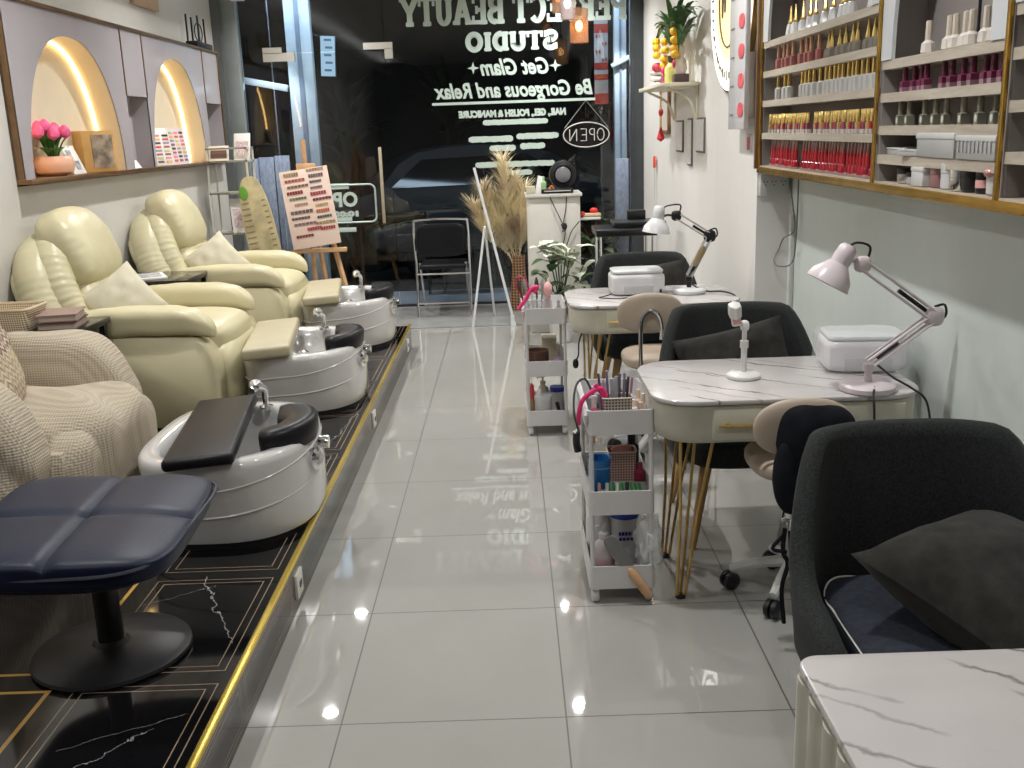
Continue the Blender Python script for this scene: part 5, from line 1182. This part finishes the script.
item('black_bottle_cap', 'black capped bottle at the back of the near trolley middle tray', 'bottle', (.40, 3.33, z2), M().lathe([(.024, 0), (.026, .004), (.026, .13), (.014, .14), (.014, .18), (.002, .182)], seg=14), blackp)
# near trolley bottom tray
pump('pump_bottle', 'clear pump bottle with pink lotion in near trolley bottom tray', (.277, 3.09, z1), .038, .20, mat('clear_lotion', (.62, .55, .56), .15, alpha=.85), white, mat('pinkish_label', (.60, .42, .42), .4))
t = thing('powder_tub', 'white round tub with blue band lid in near trolley bottom tray', 'tub', (.365, 3.25, z1)); M().lathe([(.048, 0), (.050, .005), (.050, .17), (.045, .18)], seg=24).build('tub', white, t); M().lathe([(.052, .165), (.052, .19), (.048, .195), (0, .195)], seg=24).build('lid', mat('navy_blue_lid', (.02, .04, .35), .3), t); m = M()
for k in range(5): m.box((-.022+.011*k, -.0505, .115), (.008, .003, .012))
for k in range(4): m.box((-.02+.013*k, -.0505, .095), (.010, .003, .010))
m.build('blue_print', mat('navy_blue_lid', (.02, .04, .35)), t)
t = thing('white_jug', 'white jug behind the pump bottle in near trolley bottom tray', 'jug', (.275, 3.26, z1)); M().lathe([(.042, 0), (.044, .01), (.044, .15), (.03, .175), (.014, .18), (.014, .20)], seg=18).build('jug', white, t); M().lathe([(.018, .195), (.018, .22), (0, .22)], seg=14).build('cap', white, t)
t = thing('foot_rasp', 'grey metal foot rasp with wooden handle leaning out of near trolley', 'foot rasp', (.352, 3.035, z1+.07), 0); M().at((0, 0, 0), (0, -33, 0)).soft((0, 0, .055), (.048, .010, .14), 4, 8).build('blade', mat('rasp_grey', (.22, .22, .22), .4, me=.5), t); M().at((0, -.012, 0), (0, -33, 0)).lathe([(.006, -.005), (.014, -.02), (.016, -.10), (.013, -.122), (.001, -.126)], seg=12).build('handle', pine, t)
item('plastic_bag', 'crumpled clear plastic bag bulging from near trolley bottom tray', 'plastic bag', (.425, 3.10, z1+.12), M().soft((0, 0, 0), (.085, .13, .19), 3, 14, lambda v, q: q*(1+.25*noise.noise(v*3))), mat('film_bag', (.75, .78, .78), .15, alpha=.45))
item('pink_pouch', 'pink soft pouch at the front of the near trolley bottom tray', 'pouch', (.33, 3.07, z1), M().soft((0, 0, .03), (.10, .05, .06), 2.5, 6, lambda v, q: q*(1+.2*noise.noise(v*3))), mat('pouch_pink', (.45, .20, .22), .6))
# far trolley
X2 = -.168; Y2 = 1.90
t = thing('makeup_organizer', 'clear acrylic organizer full of brushes on far trolley top', 'organizer', (.13, 5.10, z3)); M().box((0, 0, .05), (.15, .13, .10), .003).build('box', mat('acrylic_clear', (.6, .62, .62), .12, alpha=.4), t); M().box((.05, -.02, .09), (.04, .05, .18), .003).build('tall_compartment', mat('acrylic_clear', (.6, .62, .62), .12), t)
m = M(); m.tube([(-.02, 0, .12), (-.0, 0, .15), (-.03, 0, .14), (-.06, 0, .09), (-.10, 0, .04)], .010, 8, 5); item('pink_tool', 'hot pink curved nail clipper over the far trolley rim', 'nail tool', (.13, 4.95, z3+.03), m, pink)
m = M(); m.tube([(.03*cos(a), 0, .05*sin(a)) for a in [k*pi/8 for k in range(16)]], .005, 6, closed=True); item('red_scissors', 'red ring handled scissors standing in far trolley organizer', 'scissors', (.055, 5.08, z3+.17), m, mat('scissor_red', (.50, .05, .10), .4), (0, -20, 0))
for k in range(6):
    x = .075+.018*k
    item('makeup_brush', '%s brush from the left in the far trolley organizer' % ordw(k+1), 'brush', (x, 5.07+.01*(k % 2), z3+.01), M().lathe([(.004, 0), (.005, .13), (.009, .15), (.011, .17), (.004, .20)], seg=8), mat('brush_%s' % 'abc'[k % 3], [(.06, .05, .05), (.35, .34, .34), (.6, .58, .55)][k % 3], .4), (0, -12+4*k, 0))
item('powder_puff', 'round pale pink puff brush on the far trolley', 'powder puff', (.185, 5.05, z3), M().lathe([(.008, 0), (.010, .12), (.018, .13), (.022, .15), (.021, .17), (.010, .185), (.001, .187)], seg=14), palepink)
item('blender_bottle', 'small black and white bottle at right rim of far trolley top', 'bottle', (.235, 5.00, z3), M().lathe([(.014, 0), (.016, .004), (.016, .06), (.008, .07), (.008, .10), (.001, .10)], seg=12), mat('bw_plastic', (.25, .25, .25), .3, var=.6, ns=40))
t = thing('brown_pot', 'round dark brown woven pot in the far trolley middle tray', 'pot', (.12, 5.02, z2)); M().lathe([(.056, 0), (.060, .004), (.060, .115), (.053, .115), (.050, .02), (0, .02)], seg=24).build('pot', mat('brown_woven', (.10, .045, .03), .7, var=.3, ns=60, bump=.6, bs=120), t)
item('white_sponge_box', 'cream box behind the brown pot in the far trolley', 'box', (.19, 5.25, z2), M().box((0, 0, .07), (.08, .12, .14), .004), ecru)
item('folded_cloth', 'small pink and blue cloth in far trolley middle tray', 'cloth', (.225, 5.00, z2), M().soft((0, 0, .04), (.055, .08, .08), 3, 6, lambda v, q: q*(1+.15*noise.noise(v*3))), mat('cloth_lilac', (.40, .28, .38), .8, var=.5, ns=30))
pump('pump_bottle', 'pale pump bottle in the far trolley bottom tray', (.15, 5.18, z1), .035, .20, mat('pale_lotion', (.62, .58, .55), .3), mat('tan_pump', (.5, .42, .34), .4))
t = thing('white_jar', 'large white jar with label in the far trolley bottom tray', 'jar', (.145, 5.02, z1)); M().lathe([(.044, 0), (.046, .005), (.046, .11), (.048, .112), (.048, .135), (0, .137)], seg=22).build('jar', white, t); M().at((0, 0, 0)).box((0, -.046, .055), (.05, .006, .04), .002).build('label_patch', greyplas, t)
t = thing('red_bottle', 'red and clear bottle at left of far trolley bottom tray', 'bottle', (.085, 5.02, z1)); M().lathe([(.016, 0), (.018, .004), (.018, .10), (.012, .12)], seg=12).build('bottle', mat('amber_dark', (.35, .20, .10), .2), t); M().lathe([(.014, .118), (.020, .14), (.012, .19), (.001, .20)], seg=12).build('cap', mat('red_plastic', (.55, .05, .06), .35), t)
t = thing('powder_tub', 'white tub with blue lid in far trolley bottom tray', 'tub', (.225, 5.15, z1)); M().lathe([(.035, 0), (.037, .005), (.037, .13)], seg=20).build('tub', white, t); M().lathe([(.039, .12), (.039, .145), (0, .146)], seg=20).build('lid', mat('navy_blue_lid', (.02, .04, .35)), t)
item('makeup_sponge', 'dark applicator at right front of far trolley bottom tray', 'applicator', (.215, 4.99, z1), M().tube([(0, 0, .0), (.01, 0, .05), (.0, 0, .10)], .010, 8, 3), blackp)
m = M(); m.tube([(0, 0, 0), (.015, 0, .03), (.02, 0, .10), (.05, .02, .16), (.10, .03, .18), (.12, .03, .12)], .004, 6, 6); m.soft((.0, 0, -.015), (.03, .02, .05), 2.5, 4); item('electric_nail_file', 'black electric file and cord hanging at right of far trolley', 'cord', (.31, 4.90, .40), m, blackp)

# ================================================================== GLASS LETTERING
ink = mat('window_lettering_mint', (.50, .60, .54), .5, var=.04)
def stroke(m, pts, w, y=0):
    for i in range(len(pts)-1):
        P = [Vector((a, -y-.00025*(i % 2), b)) for a, b in pts]
        d = (P[i+1]-P[i]); 
        if d.length < 1e-6: continue
        d.normalize(); n = Vector((-d.z, 0, d.x))*w/2; a, b = P[i]-d*w*.12, P[i+1]+d*w*.12
        m.loft([[a+n, b+n, b-n, a-n], [q+Vector((0, .002, 0)) for q in (a+n, b+n, b-n, a-n)]])
def arc(cx, cz, rx, rz, a0, a1, n=12): return [(cx+rx*cos(rad(a0+(a1-a0)*i/n)), cz+rz*sin(rad(a0+(a1-a0)*i/n))) for i in range(n+1)]
ser = lambda x, z, h=.13: ('h', [(x-h, z), (x+h, z)])
GL = {
 'P': (.78, [('v', [(.2, 0), (.2, 1)]), ('h', [(.03, .06), (.40, .06)]), ('h', [(.03, .94), (.45, .94)]), ('v', arc(.42, .71, .24, .23, 90, -90)), ('h', [(.2, .48), (.45, .48)])]),
 'R': (.86, [('v', [(.2, 0), (.2, 1)]), ('h', [(.03, .06), (.36, .06)]), ('h', [(.03, .94), (.45, .94)]), ('v', arc(.42, .73, .24, .21, 90, -90)), ('h', [(.2, .5), (.45, .5)]), ('v', [(.45, .5), (.70, .04)]), ('h', [(.62, .06), (.88, .06)])]),
 'E': (.78, [('v', [(.2, 0), (.2, 1)]), ('h', [(.03, .06), (.70, .06)]), ('h', [(.03, .94), (.68, .94)]), ('h', [(.2, .5), (.52, .5)]), ('s', [(.69, 0), (.69, .28)]), ('s', [(.67, 1), (.67, .74)]), ('s', [(.52, .37), (.52, .63)])]),
 'F': (.74, [('v', [(.2, 0), (.2, 1)]), ('h', [(.03, .06), (.38, .06)]), ('h', [(.03, .94), (.68, .94)]), ('h', [(.2, .5), (.52, .5)]), ('s', [(.67, 1), (.67, .74)]), ('s', [(.52, .37), (.52, .63)])]),
 'C': (.84, [('v', arc(.45, .5, .31, .44, 48, 312, 22)), ('s', [(.72, .70), (.72, 1)])]),
 'T': (.80, [('v', [(.4, 0), (.4, 1)]), ('h', [(.22, .06), (.58, .06)]), ('h', [(.03, .94), (.77, .94)]), ('s', [(.06, 1), (.06, .70)]), ('s', [(.74, 1), (.74, .70)])]),
 'B': (.84, [('v', [(.2, 0), (.2, 1)]), ('h', [(.03, .06), (.45, .06)]), ('h', [(.03, .94), (.45, .94)]), ('v', arc(.43, .73, .22, .21, 90, -90)), ('h', [(.2, .51), (.45, .51)]), ('v', arc(.45, .28, .26, .22, 90, -90))]),
 'A': (.90, [('v', [(.14, .02), (.43, .96)]), ('v', [(.74, .02), (.45, .96)]), ('h', [(.26, .32), (.64, .32)]), ('h', [(.0, .06), (.30, .06)]), ('h', [(.58, .06), (.90, .06)])]),
 'U': (.88, [('v', [(.2, 1), (.2, .36)]+arc(.44, .34, .24, .28, 180, 360)+[(.68, .36), (.68, 1)]), ('h', [(.03, .94), (.37, .94)]), ('h', [(.54, .94), (.86, .94)])]),
 'Y': (.88, [('v', [(.12, .96), (.44, .46)]), ('v', [(.76, .96), (.44, .46)]), ('v', [(.44, .5), (.44, 0)]), ('h', [(.27, .06), (.62, .06)]), ('h', [(.0, .94), (.28, .94)]), ('h', [(.60, .94), (.90, .94)])]),
 'S': (.76, [('v', arc(.38, .72, .23, .21, 30, 270, 12)+arc(.38, .29, .25, .23, 90, -150, 12)), ('s', [(.64, .68), (.64, 1)]), ('s', [(.11, 0), (.11, .32)])]),
 'D': (.86, [('v', [(.2, 0), (.2, 1)]), ('h', [(.03, .06), (.42, .06)]), ('h', [(.03, .94), (.42, .94)]), ('v', arc(.38, .5, .32, .43, 90, -90, 16))]),
 'I': (.42, [('v', [(.2, 0), (.2, 1)]), ('h', [(.03, .06), (.37, .06)]), ('h', [(.03, .94), (.37, .94)])]),
 'O': (.90, [('v', arc(.45, .5, .31, .43, 0, 360, 26))]),
 ' ': (.40, [])}
def slabtext(name, label, s, xr, z, h, width):
    """mirrored: reading starts at x = xr and runs towards -x"""
    tot = sum(GL[c][0] for c in s); k = width/tot; x = xr
    t = thing(name, label, 'window lettering', (xr, YG-.009, z))
    for c in s:
        wd, st = GL[c]
        if st:
            m = M()
            for si, (kind, pts) in enumerate(st):
                w = {'v': .27*k, 'h': .15*h, 's': .13*k}[kind]
                stroke(m, [(-(x0-x_off(0))*k+(x-xr), zz*h) for x0, zz in [(p[0], p[1]) for p in pts]], w, .0006*si)
            m.build('letter', ink, t, flat=True)
        x -= wd*k
    return t
def x_off(v): return 0
slabtext('shop_name_lettering', 'large mint slab letters PERFECT BEAUTY seen mirrored across the top of window', 'PERFECT BEAUTY', 1.065, 2.425, .225, 1.93)
slabtext('shop_name_lettering', 'mint slab letters STUDIO seen mirrored under the large name on window', 'STUDIO', .475, 2.205, .145, .80)
def txt(name, label, s, xr, z, size, width, shear=.25, bold=.02, sp=1.0, cat='window lettering', mt=None, y=YG-.009, mirror=True, par=None, xc=None):
    cu = bpy.data.curves.new(name, 'FONT'); cu.body = s; cu.size = size; cu.shear = shear; cu.offset = bold*size; cu.extrude = .001; cu.space_character = sp; cu.resolution_u = 3
    tmp = bpy.data.objects.new('tmp', cu); COL.objects.link(tmp); bpy.context.view_layer.update()
    me = bpy.data.meshes.new_from_object(tmp.evaluated_get(bpy.context.evaluated_depsgraph_get())); bpy.data.objects.remove(tmp)
    xs = [v.co.x for v in me.vertices]; w = max(xs)-min(xs); k = width/w; x0 = min(xs)
    for v in me.vertices: v.co = Vector(((-1 if mirror else 1)*(v.co.x-x0)*k, v.co.z, v.co.y))
    me.materials.clear(); me.materials.append(mt or ink); me.name = name
    o = bpy.data.objects.new(name, me); COL.objects.link(o); o.location = (xr, y, z)
    if par: o.parent = par
    elif label: tag(o, label, cat)
    return o
g = txt('slogan_lettering', 'mint italic slogan Get Glam between two stars seen mirrored on window', 'Get Glam', .385, 2.005, .185, .59, .3, .03)
for x in (.06, -.65):
    m = M()
    pts = []
    for k in range(8): r = .052 if k % 2 == 0 else .017; a = k*pi/4; pts.append((x+r*cos(a), 0, .06+r*sin(a)))
    m.loft([pts, [(a, .002, b) for a, _, b in pts]]); m.build('star', ink, g)
g = txt('slogan_lettering', 'mint italic slogan Be Gorgeous and Relax underlined, mirrored on the window', 'Be Gorgeous and Relax', .765, 1.82, .175, 1.38, .25, .03)
M().box((-.69, 0, -.045), (1.42, .003, .022)).build('underline', ink, g)
g = txt('services_lettering', 'mint line NAIL, GEL, POLISH seen mirrored below the slogan underline', 'NAIL, GEL, POLISH & MANICURE', .53, 1.655, .075, .94, .1, .07)
def ragged(name, label, x0, x1, z, h, seed):
    rnd = random.Random(seed); m = M(); n = int((x1-x0)/.018); up = []; dn = []
    for i in range(n+1):
        x = x0+(x1-x0)*i/n; e = .5 if i in (0, n) else 1; up.append((x, 0, z+h/2*e*(.9+.25*rnd.random()))); dn.append((x, 0, z-h/2*e*(.85+.25*rnd.random())))
    for i in range(n): m.loft([[up[i], up[i+1], dn[i+1], dn[i]], [Vector(q)+Vector((0, .002, 0)) for q in (up[i], up[i+1], dn[i+1], dn[i])]])
    o = m.build(name, ink, flat=True); o.location.y = YG-.009; return tag(o, label, 'window lettering')
ragged('services_lettering', 'short blurred mint line of lettering under the NAIL line', -.20, .37, 1.605, .045, 1)
ragged('services_lettering', 'long blurred mint lettering line, third services line left part', -.33, .06, 1.465, .05, 2); ragged('services_lettering', 'long blurred mint lettering line, third services line right part', .09, .46, 1.48, .05, 3)
ragged('services_lettering', 'blurred mint lettering of the fourth services line at left', -.15, .08, 1.385, .05, 4); ragged('services_lettering', 'blurred mint lettering of the fourth services line at right', .12, .34, 1.395, .05, 5)
ragged('services_lettering', 'blurred wide mint lettering line above the pampas grass', -.28, .42, 1.245, .048, 6); ragged('services_lettering', 'lowest short blurred mint lettering behind the pampas grass', -.02, .22, 1.17, .045, 7)
t = thing('opening_hours_sign', 'mint OPEN hours lettering in a rounded frame mirrored on the glass door', 'window lettering', (-1.62, YG-.012, .92))
m = M(); o = rr(.62, .33, .05, 6, .13, .03); m.tube([(x, 0, y) for x, y in o], .008, 4, closed=True); m.build('border', ink, t)
txt('open_word', None, 'OPEN', .28, .01, .17, .42, 0, .04, par=t, y=0); txt('hours_word', None, '10:00-', .28, -.08, .06, .26, 0, .08, par=t, y=0)
M().box((.06, 0, .185), (.30, .003, .05)).build('header_bar', ink, t); M().box((.09, 0, -.105), (.26, .003, .035)).build('footer_bar', ink, t); M().box((.10, 0, -.20), (.30, .003, .04), .001).build('lower_bar', ink, t)
# OPEN neon sign
t = thing('open_sign', 'oval OPEN neon sign, switched off, hanging on wire in the window', 'neon sign', (.70, YG-.05, 1.475)); nt = mat('neon_tube_off', (.55, .53, .50), .3)
M().tube([(.20*cos(a), 0, .105*sin(a)) for a in [k*2*pi/40 for k in range(40)]], .006, 6, closed=True).build('oval_tube', nt, t); M().slab([(.215*cos(k*2*pi/40), .12*sin(k*2*pi/40)) for k in range(40)], -.004, 0).build('back_plate', mat('smoke_acrylic', (.03, .03, .03), .2, alpha=.5), t)
bp = bpy.data.objects[t.children[-1].name] if t.children else None
for o in COL.objects:
    if o.name.startswith('back_plate') and o.parent == t: o.rotation_euler = (pi/2, 0, 0); o.location = (0, .012, 0)
m = M(); hgt = .05
def tb(pts): m.tube([(-(a), -.006, b) for a, b in pts], .005, 6)
tb(arc(-.125, 0, .030, .05, 0, 350, 16)); tb([(-.07, -.05), (-.07, .05)]+arc(-.05, .025, .022, .025, 90, -90, 8)+[(-.07, 0)]); tb([(.05, .05), (.0, .05), (.0, -.05), (.05, -.05)]); tb([(.0, 0), (.04, 0)]); tb([(.085, -.05), (.085, .05)]); tb([(.085, .05), (.145, -.05)]); tb([(.145, -.05), (.145, .05)]); m.build('letter_tubes', nt, t)
m = M(); m.tube([(-.19, 0, .06), (0, 0, .29), (.19, 0, .06)], .003, 5); m.build('wire', silverm, t)

# ================================================================== OUTSIDE
struct('floor_porch', M().box((-.6, 9.55, -.05), (5.4, .92, .1)), mat('porch_tile', (.48, .50, .54), .3, var=.1))
struct('floor_road', M().box((-.6, 15.0, -.12), (24, 10, .1)), mat('asphalt', (.03, .03, .032), .85, var=.3, ns=20))
bw = mat('far_wall_dark', (.035, .035, .04), .8, var=.3, ns=1); struct('wall_far', M().box((-.6, 18.6, 2.5), (24, .2, 6.5)), bw)
postm = mat('blue_grey_post', (.60, .66, .72), .45, var=.08, ns=8)
def post(x0, x1, y, label, z0=0, z1=2.9):
    t = thing('shutter_post', label, 'post', ((x0+x1)/2, y, 0)); w = x1-x0
    M().box((0, 0, (z0+z1)/2), (w, .10, z1-z0), .006).build('post', postm, t); M().box((0, -.055, (z0+z1)/2), (w*.18, .012, z1-z0)).build('groove', mat('post_groove', (.25, .30, .38), .5), t); return t
post(-1.97, -1.74, 9.62, 'wide pale blue shutter post outside the glass door'); post(1.01, 1.12, 9.62, 'narrow pale blue shutter post outside at the right end')
tag(M().at((-2.2, 9.62, 2.02), (0, 12, 0)).box((0, 0, 0), (.42, .05, .06), .005).build('cross_bar', postm), 'pale blue slanting crossbar beside the left outside post', 'bar'); tag(M().at((1.09, 9.55, 2.12), (0, -25, 0)).box((0, 0, 0), (.24, .04, .04), .005).build('cross_bar', postm), 'pale blue slanting crossbar at the right outside post', 'bar')
lav = m_wood('lavender_grained_board', (.38, .38, .50), (.88, .87, .98), (3, 3, 1.2), .6, 14)
for k, x in enumerate((-2.36, -2.215, -2.07)):
    tag(M().box((x, 9.45, .68), (.135, .03, 1.36+.02*k), .004).build('lavender_board', lav), 'lavender grained upright board outside, %s from the left window post' % ordw(k+1), 'board', 'lavender boards')
tag(M().box((-1.86, 9.54, .36), (.14, .03, .72), .004).build('lavender_board', postm), 'short pale blue board outside behind the easel legs', 'board'); tag(M().box((1.065, 9.5, .72), (.12, .03, 1.05), .004).build('lavender_board', lav), 'lavender grained board outside at the right window frame', 'board')
# red white street banner
t = thing('street_banner', 'red and white printed banner hanging outside at the right', 'banner', (.93, 10.0, 2.15)); M().box((0, 0, 0), (.13, .01, .78), .001).build('cloth', mat('banner_white', (.72, .68, .68), .5), t)
for z, h in ((-.02, .06), (-.12, .05), (-.32, .10), (.32, .08)): M().box((0, -.008, z-.03), (.13, .004, h)).build('red_band', mat('banner_red', (.72, .07, .05), .5), t)
m = M()
for k in range(9): m.box((-.045+.03*(k % 4), -.012, .22-.07*(k//2)), (.014, .004, .03))
m.build('print_marks', mat('banner_red', (.72, .07, .05)), t)
M().box((0, .02, -.9), (.02, .02, 2.62)).build('banner_pole', frmd, t)
# lit poster across
t = thing('lit_poster', 'tilted pale blue lit poster seen outside beyond the glass door', 'lit poster', (-1.70, 10.2, 2.29)); M().at((0, 0, 0), (0, 3, 0)).box((0, 0, 0), (.15, .03, .38), .004).build('frame', frmd, t); M().at((0, 0, 0), (0, 3, 0)).box((0, -.017, 0), (.138, .004, .37)).build('lit_face', emis('poster_glow', (.50, .66, .80), 1.1), t)
m = M().at((0, 0, 0), (0, 3, 0))
for k in range(5): m.box((.01*(k % 2), -.020, .15-.07*k), (.07, .003, .02))
m.build('print', mat('poster_print', (.25, .35, .45), .5), t)
# car outside
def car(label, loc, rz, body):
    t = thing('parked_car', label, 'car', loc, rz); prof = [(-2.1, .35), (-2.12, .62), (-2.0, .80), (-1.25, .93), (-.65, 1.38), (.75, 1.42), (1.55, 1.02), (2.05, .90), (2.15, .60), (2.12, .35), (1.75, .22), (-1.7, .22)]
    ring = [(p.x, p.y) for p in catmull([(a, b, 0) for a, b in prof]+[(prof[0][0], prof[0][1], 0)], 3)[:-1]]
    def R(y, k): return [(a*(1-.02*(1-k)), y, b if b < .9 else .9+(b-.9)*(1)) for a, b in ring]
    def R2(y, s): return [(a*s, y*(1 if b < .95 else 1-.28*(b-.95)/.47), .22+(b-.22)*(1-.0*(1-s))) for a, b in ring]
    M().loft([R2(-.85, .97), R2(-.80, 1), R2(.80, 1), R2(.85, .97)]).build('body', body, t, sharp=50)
    gl = mat('car_glass', (.01, .01, .012), .05)
    for s in (-1, 1): M().loft([[(-1.0, .80*s, .98), (1.3, .80*s, 1.0), (.68, .72*s, 1.33), (-.60, .72*s, 1.30)], [(-1.0, .86*s, .98), (1.3, .86*s, 1.0), (.68, .76*s, 1.33), (-.60, .76*s, 1.30)]]).build('side_window', gl, t)
    for x in (-1.3, 1.35):
        for s in (-1, 1): m = M().at((x, .80*s, .31), (90, 0, 0)); m.lathe([(.12, -.09), (.31, -.09), (.33, -.05), (.33, .05), (.31, .09), (.12, .09), (.001, .06)], seg=24); m.build('wheel', blackp, t)
    M().box((-2.13, -.62, .66), (.04, .32, .14), .01).build('head_lamp', glassy, t); M().box((-2.16, 0, .42), (.02, .5, .12), .004).build('plate', paper, t)
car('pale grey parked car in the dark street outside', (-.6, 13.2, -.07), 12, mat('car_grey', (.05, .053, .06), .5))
car('dark parked car at the right part of the dark street outside', (5.0, 13.6, -.07), 4, mat('car_dark', (.03, .03, .035), .2, coat=.5))
def scooter(label, loc, rz, c):
    t = thing('parked_scooter', label, 'scooter', loc, rz)
    for x in (-.62, .62): 
        m = M().at((x, 0, .27), (90, 0, 0)); m.lathe([(.17, -.05), (.25, -.05), (.27, -.02), (.27, .02), (.25, .05), (.17, .05), (.16, 0)], seg=24); m.build('wheel', blackp, t)
    M().soft((.30, 0, .50), (.80, .26, .34), 3, 10).build('rear_body', c, t); M().soft((.25, 0, .72), (.75, .26, .12), 3, 8).build('seat', blackleath, t); M().at((-.42, 0, .62), (0, -22, 0)).soft((0, 0, 0), (.12, .36, .62), 3, 8).build('leg_shield', c, t)
    M().tube([(-.62, 0, .27), (-.50, 0, .62), (-.40, 0, .98)], .03, 8).build('fork', chrome, t); M().tube([(-.30, -.33, 1.02), (-.40, -.12, .99), (-.40, .12, .99), (-.30, .33, 1.02)], .016, 8, 4).build('handlebar', blackm, t); M().soft((-.45, 0, .92), (.16, .2, .18), 2.5, 6).build('headlight', silverm, t); M().soft((-.60, 0, .55), (.34, .14, .06), 2.5, 6).build('mudguard', c, t)
scooter('dark scooter parked right outside the glass door', (-1.45, 10.95, -.07), 35, mat('scooter_dark', (.06, .06, .065), .3)); scooter('dark red scooter parked outside behind the folding chair', (.75, 11.5, -.07), 20, mat('scooter_red', (.10, .015, .02), .3)); 
scooter('grey scooter parked outside at the left board', (-3.2, 11.4, -.07), 50, mat('scooter_grey', (.22, .23, .25), .3))
t = thing('outdoor_bench', 'black legged bench on the porch outside behind the folding chair', 'bench', (-.45, 9.75, 0)); M().box((0, 0, .42), (.9, .24, .04), .01).build('seat', blackm, t)
for x in (-.35, -.2, .45, .62): M().tube([(x*.9, 0, .40), (x, .02, 0)], .014, 6).build('leg', blackm, t)
spec2 = [(random.Random(i+5).uniform(-.25, .25), random.Random(i+70).uniform(-.15, .15), .35+.35*random.Random(i+9).random(), .20, .11) for i in range(16)]
plant('outdoor_plant', 'broad leaved green plant outside right of the white cabinet', (.84, 9.50, 0), blackp, spec2, mat('leaf_olive', (.20, .24, .10), .5, var=.3), 8, mat('leaf_mid', (.10, .17, .06), .5, var=.3))
def bigplant(label, loc, h, seed):
    t = thing('street_plant', label, 'plant', loc); m = M(); rnd = random.Random(seed)
    for k in range(26): a = rnd.random()*6.28; L = .5+.5*rnd.random(); m.leaf((0, 0, h*.3+h*.4*rnd.random()), (L*cos(a), L*sin(a), h*(.6+.5*rnd.random())), .12, .2)
    m.build('fronds', mat('leaf_dark', (.02, .05, .02), .5, var=.3), t); M().tube([(0, 0, 0), (0, 0, h*.7)], .05, 8).build('trunk', mat('trunk', (.08, .06, .04), .8), t)
bigplant('tall leafy plant across the street, left of centre', (-.9, 16.5, -.07), 2.6, 3); bigplant('tall leafy plant across the street, by dark wall at left', (-2.6, 16.8, -.07), 2.4, 5)
# porch light (shop sign) and a dim street light
def olight(name, typ, loc, e, col, size=.5, rot=(0, 0, 0)):
    l = bpy.data.lights.new(name, typ); l.energy = e; l.color = col
    if typ == 'AREA': l.shape = 'RECTANGLE'; l.size = size; l.size_y = .15
    o = bpy.data.objects.new(name, l); COL.objects.link(o); o.location = loc; o.rotation_euler = [rad(a) for a in rot]; return o
t = thing('shop_sign_lightbox', 'bluish lit shop sign box above the porch outside', 'light box', (-.6, 9.24, 2.86)); M().box((0, 0, .10), (4.4, .18, .14)).build('box', frmd, t)
o = olight('sign_lamp', 'AREA', (0, 0, 0), 75, (.66, .80, 1), 4.2, (32, 0, 0)); o.parent = t

for sx, lb_ in ((-2.12, 'small added spotlight brightening the lavender boards outside'), (1.0, 'small added spotlight brightening the right outside post')):  # spots added outside only to brighten the boards and porch
    t = thing('porch_fill_spot', lb_, 'spotlight', (sx, 9.16, 2.74)); M().lathe([(.03, -.02), (.035, .06), (.02, .08), (0, .08)], seg=14).build('housing', frmd, t)
    l = bpy.data.lights.new('fill_spot', 'SPOT'); l.energy = 230; l.color = (.86, .90, 1); l.spot_size = rad(60); l.spot_blend = .6; l.shadow_soft_size = .04
    o = bpy.data.objects.new('fill_spot_lamp', l); COL.objects.link(o); o.parent = t; o.location = (0, 0, -.03); o.rotation_euler = (rad(12), 0, 0)
# ================================================================== WORLD, CAMERA
w = bpy.data.worlds.new('night'); C.world = w; w.use_nodes = True; bg = w.node_tree.nodes['Background']; bg.inputs[0].default_value = (.02, .025, .045, 1); bg.inputs[1].default_value = .3
cam = bpy.data.cameras.new('camera'); co_ = bpy.data.objects.new('camera', cam); COL.objects.link(co_); C.camera = co_
F = 1000.4
cam.sensor_width = 36; cam.lens = F/1024*36; cam.clip_start = .05; cam.clip_end = 100
Yv = Vector((-6, -253, F)).normalized(); Dv = Vector((138, (F*F-6*138)/253, F)).normalized(); Xv = Dv.cross(Yv) * -1
Xv = Vector((Dv.y*Yv.z-Dv.z*Yv.y, Dv.z*Yv.x-Dv.x*Yv.z, Dv.x*Yv.y-Dv.y*Yv.x)).normalized()
Rm = Matrix((Xv, Yv, -Dv))            # image-axes (right, down, forward) -> world
right, down, fwd = Rm.col[0], Rm.col[1], Rm.col[2]
co_.matrix_world = Matrix.Translation((0, 0, 1.53)) @ Matrix((right, -down, -fwd)).transposed().to_4x4()
vs = C.view_settings; vs.view_transform = 'Standard'; vs.look = 'None'; vs.gamma = 1; vs.exposure = -.84; vs.use_curve_mapping = False
